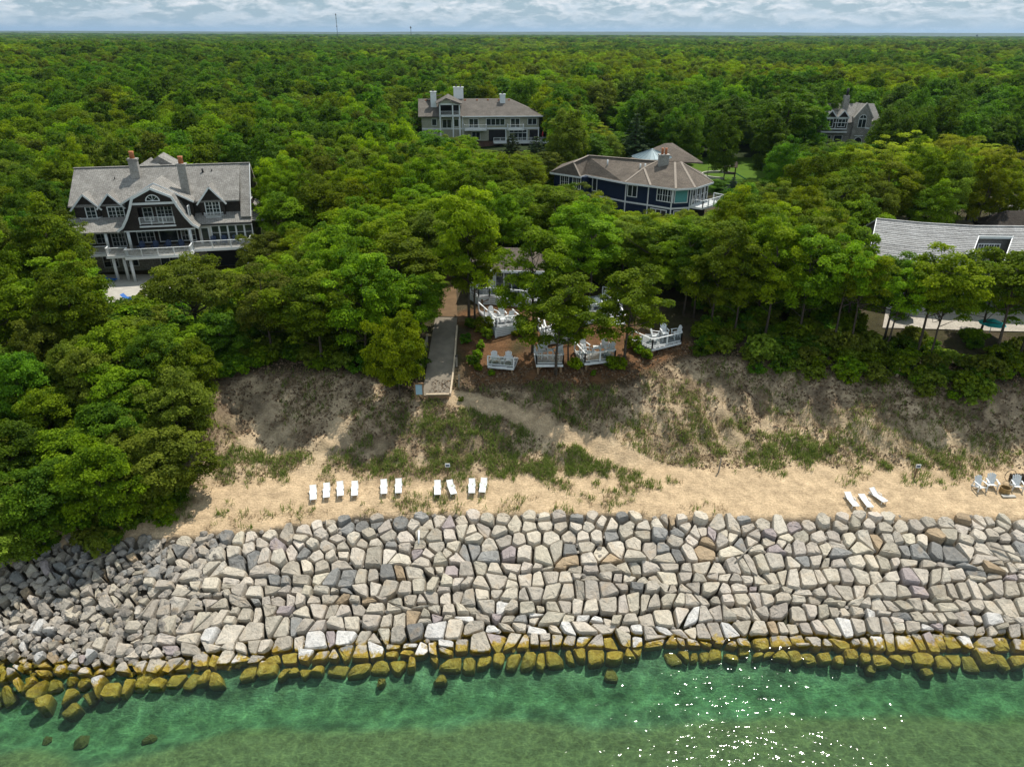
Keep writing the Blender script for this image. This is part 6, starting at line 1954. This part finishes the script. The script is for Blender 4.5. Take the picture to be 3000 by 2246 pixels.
for u, lab in ((5.9, "left"), (7.2, "middle"), (8.6, "right")):
    p = HOUSE_A.matrix_basis @ Vector((u, -1.6, 3.49))
    adirondack(f"{lab} navy chair before the white walled wing of the dark house", "navy chairs on the dark house's deck", p, R(12), 0, M_NAVYC, 1.1)
for px, py, lab in ((2869, 1434, "leftmost white chair by the fire ring on the beach"), (2902, 1427, "second white chair by the fire ring, set farther back"), (2976, 1432, "white chair right of the fire ring, before the firewood")):
    adirondack(lab, "white chairs round the fire ring", G(px, py), R(8 if px < 2890 else -14), 0, None, 1.06)

# ------------------------------------------------------------------ sun loungers
M_SLING = plain("white_sling", (.80, .80, .77), .6, .05, 8)
def lounger(label, foot, head, flip=False, raised=.42):
    "foot and head are photo pixels of the two ends of the lying surface"
    z0 = float(G(*foot)[2])
    a, b = W(*foot, z0 + .33), W(*head, z0 + (.33 if flip else .33 + raised))
    if flip: a, b = b, a
    d = b - a
    rz = math.atan2(d[1], d[0]) - math.pi / 2
    p = (a[0], a[1], float(ground(np.array([(a[0] + b[0]) / 2]), np.array([(a[1] + b[1]) / 2]))[0]) + .02)
    r = empty("sun_lounger", p, rz, label, "sun lounger", "white sun loungers on the beach")
    r.scale = (.78, .86, .86)
    L1_, w = 1.22, .30
    MB().box(-w, w, 0, L1_, .315, .335).build("seat", M_SLING, r)
    bl = .72; up = raised
    bh = math.sqrt(max(bl * bl - up * up, .04))
    MB().prism([(-w, L1_ + .01, .33), (w, L1_ + .01, .33), (w, L1_ + bh, .33 + up), (-w, L1_ + bh, .33 + up)], (0, .015, -.02)).build("backrest", M_SLING, r)
    mb = MB()
    for x in (-w - .025, w + .025): mb.bar((x, -.03, .315), (x, L1_ + .55, .315), .05, .06)
    mb.bar((-w, -.03, .315), (w, -.03, .315), .05, .06); mb.bar((-w, L1_ + .5, .315), (w, L1_ + .5, .315), .05, .06)
    for x in (-w - .02, w + .02): mb.bar((x, L1_, .33), (x, L1_ + bh, .34 + up), .04, .05)
    mb.build("frame", M_WHITE, r)
    for x in (-w - .02, w + .02):
        for y in (.12, L1_ + .35): MB().bar((x, y, -.06), (x, y, .29), .05).build("leg", M_WHITE, r)
        mb = MB(); mb.bar((x * 1.12, L1_ - .45, .50), (x * 1.12, L1_ - .02, .50), .06, .03); mb.bar((x * 1.12, L1_ - .43, .3), (x * 1.12, L1_ - .43, .5), .04); mb.build("armrest", M_WHITE, r)
    return r
c4 = lambda x, y: (880 + x / 3.814, 1380 + y / 3.814)
LG = [((143, 310), (138, 148), "leftmost white lounger of the beach row"), ((290, 288), (292, 123), "second lounger from the left in the first group of four"), ((448, 270), (440, 98), "third lounger from the left in the first group of four"),
      ((605, 267), (607, 95), "right hand lounger of the first group of four"), ((934, 245), (930, 83), "left lounger of the middle pair on the beach"), ((1095, 238), (1097, 70), "right lounger of the middle pair on the beach"),
      ((1533, 260), (1532, 92), "straight lounger left of the skewed one in the right group"), ((1715, 250), (1665, 92), "lounger turned askew in the right group of four"), ((1915, 242), (1918, 70), "straight lounger right of the skewed one"), ((2030, 230), (2052, 72), "last lounger of the row, leaning to the right")]
for f, hd, lab in LG: lounger(lab, c4(*f), c4(*hd))
lounger("left lounger of the slanting three, back to the water", (2488, 1450), (2510, 1476), True, .30)
lounger("middle lounger of the slanting three, laid nearly flat", (2526, 1445), (2552, 1477), True, .10)
lounger("right lounger of the slanting three, back raised inland", (2594, 1467), (2561.5, 1430))

# ------------------------------------------------------------------ beach and path furniture
p = G(2942, 1441)
fr = empty("fire_ring", p, 0, "round rusty metal fire ring on the sand between white chairs", "fire ring")
MB().ring((0, 0), .36, .40, 0, .48, 24).build("ring", plain("rusty_steel", (.30, .19, .07), .7, .4, 3), fr)
MB().tube([(0, 0, .0), (0, 0, .08)], .35, 20).build("ash_bed", M_SHADE, fr)
MB().box(-.55, .55, -.75, -.42, .0, .05).build("stone_slab", M_CONC, fr)
p = G(2992, 1408)
fw = empty("firewood_stack", p, 0, "stack of split firewood in a hooped metal rack at the right edge of the beach", "firewood")
for k in range(26):
    x, zz = -.9 + (k % 9) * .24, .12 + (k // 9) * .2
    MB().tube([(x, -.25, zz), (x + random.Random(k).uniform(-.03, .03), .25, zz)], .10, 6).build("log", M_BARK, fw)
mb = MB(); mb.tube([(-1.1 + .45 * math.cos(a), 0, .55 + .55 * math.sin(a)) for a in np.linspace(-1.4, 4.5, 18)], .025, 6); mb.build("hoop", M_DARK, fw)
def sign_post(px, py, h, label, plate=True):
    p = G(px, py)
    r = empty("sign_post", p, 0, label, "sign post", "wooden posts on the beach slope")
    MB().bar((0, 0, -.3), (.06, .05, h), .10, .10).build("post", M_TIMBER if plate else M_GREYWOOD, r)
    if plate:
        MB().box(-.16, .26, -.05, -.01, h - .32, h + .02).build("plate", M_WHITE, r)
        MB().box(-.10, .20, -.056, -.052, h - .24, h - .08).build("print", M_NAVYC, r)
    return r
sign_post(1311, 1395, 1.3, "wooden post with small white sign above the right group of loungers")
sign_post(2678, 1399, 1.35, "leaning wooden post with small sign above the slanting loungers")
sign_post(2105, 1383, 1.4, "bare grey post at the foot of the sandy track", False)
sign_post(1344, 1133, 1.25, "thin dark post in the mulch right of the path end", False)
p = G(1338, 1072)
r = empty("path_light", p, 0, "low grey light post beside the concrete path", "light post")
MB().box(-.09, .09, -.09, .09, -.2, 1.0).build("post", M_GREYWOOD, r); MB().box(-.12, .12, -.12, .12, 1.0, 1.12).build("cap", M_DARK, r)
# blue board at the path end
p = G(1229, 1168)
bd = empty("notice_board", p, R(4), "blank pale blue notice board in a wooden frame at the path end", "notice board")
for x in (-.36, .36): MB().box(x - .06, x + .06, -.05, .06, -.3, 1.55).build("post", M_TIMBER, bd)
MB().box(-.30, .30, -.02, .02, .45, 1.45).build("panel", plain("pale_blue_panel", (.30, .47, .58), .4, .04), bd)
MB().box(-.44, .44, -.08, .1, 1.55, 1.62).build("cap", M_TIMBER, bd)
p0, p1 = G(1249, 1170), G(1316, 1168)
br = empty("timber_barrier", (p0 + p1) / 2, math.atan2(p1[1] - p0[1], p1[0] - p0[0]), "low timber barrier closing the end of the concrete path", "barrier")
L = np.linalg.norm((p1 - p0)[:2])
MB().box(-L / 2, L / 2, -.10, .12, .48, .56).build("top_rail", plain("bleached_timber", (.52, .42, .30), .8, .15), br)
for x in (-L / 2 + .1, L / 2 - .1): MB().box(x - .09, x + .09, -.08, .1, -.3, .48).build("post", M_TIMBER, br)
for k in range(2): MB().box(-L / 2, L / 2, .0, .06, .05 + k * .21, .24 + k * .21).build("plank", M_TIMBER, br)
def edge_wall(name, label, px, h, mat, w=.10, cat="edging", boards=1, lift=0.0):
    P = [G(*q) for q in px]
    r = empty(name, P[0], 0, label, cat)
    for a, b in zip(P[:-1], P[1:]):
        for k in range(boards):
            z0 = lift + k * h / boards
            a2, b2 = a - P[0], b - P[0]
            MB().prism([(a2[0], a2[1], a2[2] + z0), (b2[0], b2[1], b2[2] + z0), (b2[0], b2[1], b2[2] + z0 + h / boards - .02), (a2[0], a2[1], a2[2] + z0 + h / boards - .02)], (w, w * .2, 0)).build("board", mat, r)
    return r
edge_wall("path_edging", "bleached timber edging along the right side of the path", [(1317, 1160), (1325, 1100), (1331, 1040), (1337, 960)], .32, plain("bleached_timber", (.52, .42, .30), .8, .15), .16)
edge_wall("retaining_wall", "brown timber retaining wall right of the four chair deck", [(1521, 958), (1582, 966), (1600, 976)], .62, M_TIMBER, .14, "retaining wall", 3)
edge_wall("retaining_wall", "brown timber retaining wall between path and four chair deck", [(1342, 944), (1380, 940), (1402, 936)], .6, M_TIMBER, .14, "retaining wall", 3)
edge_wall("garden_edging", "dark timber edging under the slanting deck", [(1690, 1072), (1706, 1098)], .22, M_TIMBER, .12)
# picket fence left of the path
P = [G(1228, 1112), G(1240, 1060), G(1254, 1000)]
pf_ = empty("picket_fence", P[0], 0, "weathered grey picket fence along the left side of the path", "fence")
for a, b in zip(P[:-1], P[1:]):
    n = 12
    for k in range(n):
        q = a + (b - a) * k / n - P[0]
        MB().box(q[0] - .05, q[0] + .05, q[1] - .02, q[1] + .02, q[2] - .2, q[2] + 1.0 + .05 * (k % 2)).build("picket", M_GREYWOOD, pf_)
    for zz in (.3, .8): MB().bar(a - P[0] + (0, 0, zz), b - P[0] + (0, 0, zz), .05, .07).build("rail", M_GREYWOOD, pf_)
# shrubs among the mulch
SHR = [(1400, 1050, .9, 'mid', "rounded green shrub left of the small low deck"), (1385, 1068, 1.0, 'dark', "dark shrub at the left end of the mulch"), (1408, 1022, .8, 'mid', "green shrub above the small low deck's left corner"), (1420, 975, 1.5, 'bright', "tall bright shrub against the slatted skirt of the four chair deck"),
       (1428, 990, 1.0, 'mid', "bright shrub below the tall one at the slatted skirt"), (1540, 968, .8, 'bright', "small round shrub below the timber retaining wall"), (1528, 981, .8, 'bright', "bright ball shrub right of the four chair deck"), (1508, 985, .6, 'bright', "small bright shrub by the four chair deck's front corner"),
       (1556, 968, .7, 'mid', "shrub at the foot of the slim leaning oak"), (1683, 1082, 1.2, 'bright', "bright bushy shrub between the square and slanting decks"), (1790, 1080, 1.2, 'mid', "green shrub under the slanting deck's right corner"), (1815, 1082, 1.1, 'bright', "leafy shrub at the foot of the stout trunked oak"),
       (1855, 1022, 1.2, 'bright', "bright shrub below the left edge of the pointed deck"), (1872, 1036, .9, 'mid', "small shrub under the pointed deck"), (1895, 1052, 1.0, 'mid', "shrub on the bluff edge below the pointed deck"), (1738, 1100, .5, 'mid', "tiny shrub in front of the slanting deck"),
       (1402, 1085, .7, 'mid', "shrub before the small low deck"), (1440, 1100, .6, 'mid', "lowest shrub on the mulch above the bluff"), (1365, 1005, .9, 'dark', "dark shrub beside the path edging"), (1378, 960, 1.0, 'dark', "dark shrub at the foot of the twin oaks"),
       (2160, 615, 1.4, 'spruce', "blue-green shrub right of the blue spruce"), (2245, 568, 1.2, 'dark', "dark shrub at the edge of the lawn"), (1350, 1176, .45, 'olive', "grassy tuft at the foot of the path edging")]
for px, py, hh, tone, lab in SHR:
    q = G(px, py); put_tree('shrub', (q[0], q[1], q[2] - .03), hh * 1.15, hh * .62, tone, lab, "shrubs among the decks" if px < 2000 else "garden shrubs", "shrub", "shrub")
# pieces of wood lying on the stones
def driftwood(px0, px1, rad, label, mat=None, z0=.5):
    def S(px, py):
        z = 1.5
        for _ in range(6):
            q = W(px, py, z); s = q[1] - float(y_water(q[0])); Sx = float(y_rock(q[0]) - y_water(q[0])); z = Z_ROCK * np.clip(s / Sx, 0, 1) + .34
        return W(px, py, z)
    a, b = S(*px0), S(*px1)
    mb = MB(); o = a.copy(); m_ = (a + b) / 2 + (0, 0, .05)
    mb.tube([a - o, m_ - o, b - o], [rad, rad * .85, rad * .5], 6)
    d = mb.build("driftwood", mat or M_GREYWOOD); d.location = o
    return tag(d, label, "driftwood", "sticks washed up on the stones")
driftwood((407, 1811), (449, 1753), .06, "grey stick standing between stones below the left end of the beach")
driftwood((603, 1757), (604, 1795), .05, "short stick wedged upright between two big blocks left of middle")
driftwood((74, 1663), (28, 1707), .09, "thick branch on the stones at the left edge")
driftwood((176, 1672), (324, 1623), .08, "long grey pole lying across small stones at the far left")
driftwood((2152, 1649), (2217, 1584), .06, "slanting grey pole on the upper stones right of middle")
driftwood((2197, 1767), (2208, 1813), .05, "short pale stick low on the stones right of middle")
driftwood((2902, 1598), (2999, 1633), .09, "dark branch across the stones at the right edge")
driftwood((1227, 1554), (1227, 1591), .09, "pale plank end sticking out of the upper stones near the middle", M_WHITE)
for px, py, lab in ((2626, 1102, "leaning pale stump of a post at the top of the right bluff"), (2886, 1128, "upright pale stump of a post near the right end of the bluff")):
    q = G(px, py); s_ = MB().tube([(0, 0, -.3), (.1, 0, .55), (.16, 0, .95)], [.14, .13, .11], 8).build("post_stump", plain("bleached_timber", (.52, .42, .30), .8, .15)); s_.location = q; tag(s_, lab, "post")

# ------------------------------------------------------------------ around the houses
p = G(800, 645)
bn = empty("wheeled_bin", p, R(8), "bright blue wheeled bin on the brick court beside the dark house", "bin")
MB().prism([(-.45, -.4, .05), (.45, -.4, .05), (.52, -.48, 1.35), (-.52, -.48, 1.35)], (0, .9, 0)).build("body", M_BLUE, bn)
MB().box(-.56, .56, -.54, .5, 1.36, 1.48).build("lid", M_BLUE, bn)
for x in (-.4, .4): MB().tube([(x - .05, .42, .14), (x + .05, .42, .14)], .14, 12).build("wheel", M_DARK, bn)
for px, py, lab in ((341, 826, "blue lounger by the column foot of the dark house"), (300, 884, "small blue lounger at the left end of the patio"), (400, 882, "blue lounger on the patio under the flat topped oak")):
    q = G(px, py); r = empty("patio_lounger", q, R(80), lab, "lounger", "blue loungers on the patio")
    MB().box(-.33, .33, 0, 1.3, .28, .38).build("cushion", M_BLUE, r); MB().prism([(-.33, 1.3, .3), (.33, 1.3, .3), (.33, 1.75, .75), (-.33, 1.75, .75)], (0, .08, .05)).build("backrest", M_BLUE, r)
    for x in (-.28, .28):
        for y in (.1, 1.2): MB().box(x - .03, x + .03, y - .03, y + .03, 0, .28).build("leg", M_WHITE, r)
def parasol(px, py, label, mat, hh=2.5):
    q = G(px, py); r = empty("parasol", q, 0, label, "parasol", "parasols on the terraces")
    MB().tube([(0, 0, 0), (0, 0, hh)], .035, 8).build("pole", M_WHITE, r)
    n = 8; vs = [(0, 0, hh + .05)] + [(1.3 * math.cos(2 * math.pi * k / n), 1.3 * math.sin(2 * math.pi * k / n), hh - .5) for k in range(n)]
    MB().add(vs, [(0, 1 + k, 1 + (k + 1) % n) for k in range(n)]).build("canopy", mat, r)
    MB().box(-.3, .3, -.3, .3, 0, .08).build("base", M_DARK, r)
parasol(2895, 985, "turquoise parasol at the right end of the terrace below the silver roof", M_TEAL, 1.9)
parasol(2642, 930, "blue parasol on the terrace seen through the bluff oaks", M_BLUE, 1.7)
p = HOUSE_C.matrix_basis @ Vector((18.6, -1.2, 3.02))
r = empty("parasol", p, 0, "white and red parasol at the right end of the apartment balcony", "parasol", "parasols on the terraces")
MB().tube([(0, 0, 0), (0, 0, 2.4)], .04, 8).build("pole", M_WHITE, r); MB().tube([(0, 0, 1.2), (0, 0, 2.3)], [.28, .08], 8).build("canopy", M_RED, r)
# play set and curved wall on the lawn
q = G(2135, 528)
ps = empty("play_set", q, R(-15), "dark wooden play set with green slide on the lawn", "play set")
for x in (-1, 1):
    for y in (-1, 1): MB().box(x - .08, x + .08, y - .08, y + .08, -.2, 2.8).build("post", M_BARK, ps)
MB().box(-1.1, 1.1, -1.1, 1.1, 1.3, 1.42).build("platform", M_BARK, ps)
mb = MB(); mb.slab([(-1.3, -1.3, 2.7), (1.3, -1.3, 2.7), (1.3, 0, 3.6), (-1.3, 0, 3.6)], .08); mb.slab([(-1.3, 1.3, 2.7), (1.3, 1.3, 2.7), (1.3, 0, 3.6), (-1.3, 0, 3.6)], .08); mb.build("roof", M_BARK, ps)
MB().prism([(1.1, -.4, 1.4), (1.1, .4, 1.4), (3.6, .4, .15), (3.6, -.4, .15)], (0, 0, .08)).build("slide", plain("green_plastic", (.01, .25, .14), .35), ps)
mb = MB(); mb.bar((-1, 0, 2.3), (-4.2, 0, 2.3), .12); mb.bar((-4.2, -1, 0), (-4.2, 0, 2.3), .1); mb.bar((-4.2, 1, 0), (-4.2, 0, 2.3), .1); mb.build("swing_frame", M_BARK, ps)
q = G(2118, 520)
cw = empty("curved_wall", q, 0, "low curved stone wall round the play area on the lawn", "wall")
for k in range(22):
    a = R(60 + k * 9.5)
    c, s = math.cos(a), math.sin(a)
    blk = MB().box(-.38, .38, -.2, .2, -.2, .5).build("stone", M_CONC, cw)
    blk.location = (4.0 * c, 3.4 * s + 1.0, g1(q[0] + 4 * c, q[1] + 3.4 * s + 1) - q[2]); blk.rotation_euler = (0, 0, a + math.pi / 2)

# ------------------------------------------------------------------ horizon: masts and blue hills
def mast(px, top, dist, label, w, head):
    t = WY(px, top, dist); b0 = g1(t[0], t[1])
    r = empty("radio_mast", (t[0], t[1], b0), 0, label, "radio mast")
    H_ = t[2] - b0
    for k in range(3):
        a = 2 * math.pi * k / 3; x, y = w * math.cos(a), w * math.sin(a)
        MB().bar((x, y, 0), (x * .7, y * .7, H_), .5 * w / 1.2).build("leg", M_DARK, r)
    mb = MB()
    for k in range(int(H_ / 6)): mb.box(-w, w, -w, w, k * 6, k * 6 + .5)
    mb.build("lattice", M_DARK, r)
    for zz, rr in head: MB().tube([(0, 0, H_ + zz), (0, 0, H_ + zz + rr * 1.8)], rr, 10).build("antenna", M_DARK, r)
mast(983, 40, 3000, "tall thin radio mast on the left of the horizon", 1.3, [(-6, 2.2), (-18, 1.6), (-45, 1.8)])
mast(1203, 78, 2600, "shorter thick topped mast right of the tall thin one", 1.1, [(-6, 2.4), (-2, 1.2)])
mast(2862, 106, 6000, "tiny pale tower on the hazy horizon at the far right", 2.6, [(-4, 7)])
def hills():
    xs = np.linspace(-26000, 26000, 161)
    V = []
    for x in xs:
        y = 9500 + 600 * math.sin(x / 5200.0)
        h_ = 34 + 24 * float(fbm(np.array([x / 2100.0 + 9]), np.array([1.3]), 61, 4)[0]) + 7 * sstep(-1500, 1500, x)
        V += [(x, y - 600, 4), (x, y, float(h_)), (x, y + 600, 4)]
    n = len(xs)
    F = [(3 * i, 3 * i + 3, 3 * i + 4, 3 * i + 1) for i in range(n - 1)] + [(3 * i + 1, 3 * i + 4, 3 * i + 5, 3 * i + 2) for i in range(n - 1)]
    o = MB().add(V, F, True).build("hills", plain("wooded_hills", (.035, .06, .02), .9, .3, .01), kind="structure")
hills()
def haze():
    m = bpy.data.materials.new("haze"); m.use_nodes = True; nt = m.node_tree; nt.nodes.clear()
    out = nt.nodes.new("ShaderNodeOutputMaterial"); v = nt.nodes.new("ShaderNodeVolumePrincipled")
    v.inputs["Color"].default_value = (.50, .72, 1.0, 1); v.inputs["Density"].default_value = HAZE
    v.inputs["Anisotropy"].default_value = .3
    nt.links.new(v.outputs[0], out.inputs["Volume"])
    MB().box(-45000, 45000, -6500, 42000, -11, 210).build("haze", m, kind="stuff")
HAZE = 4e-5
haze()
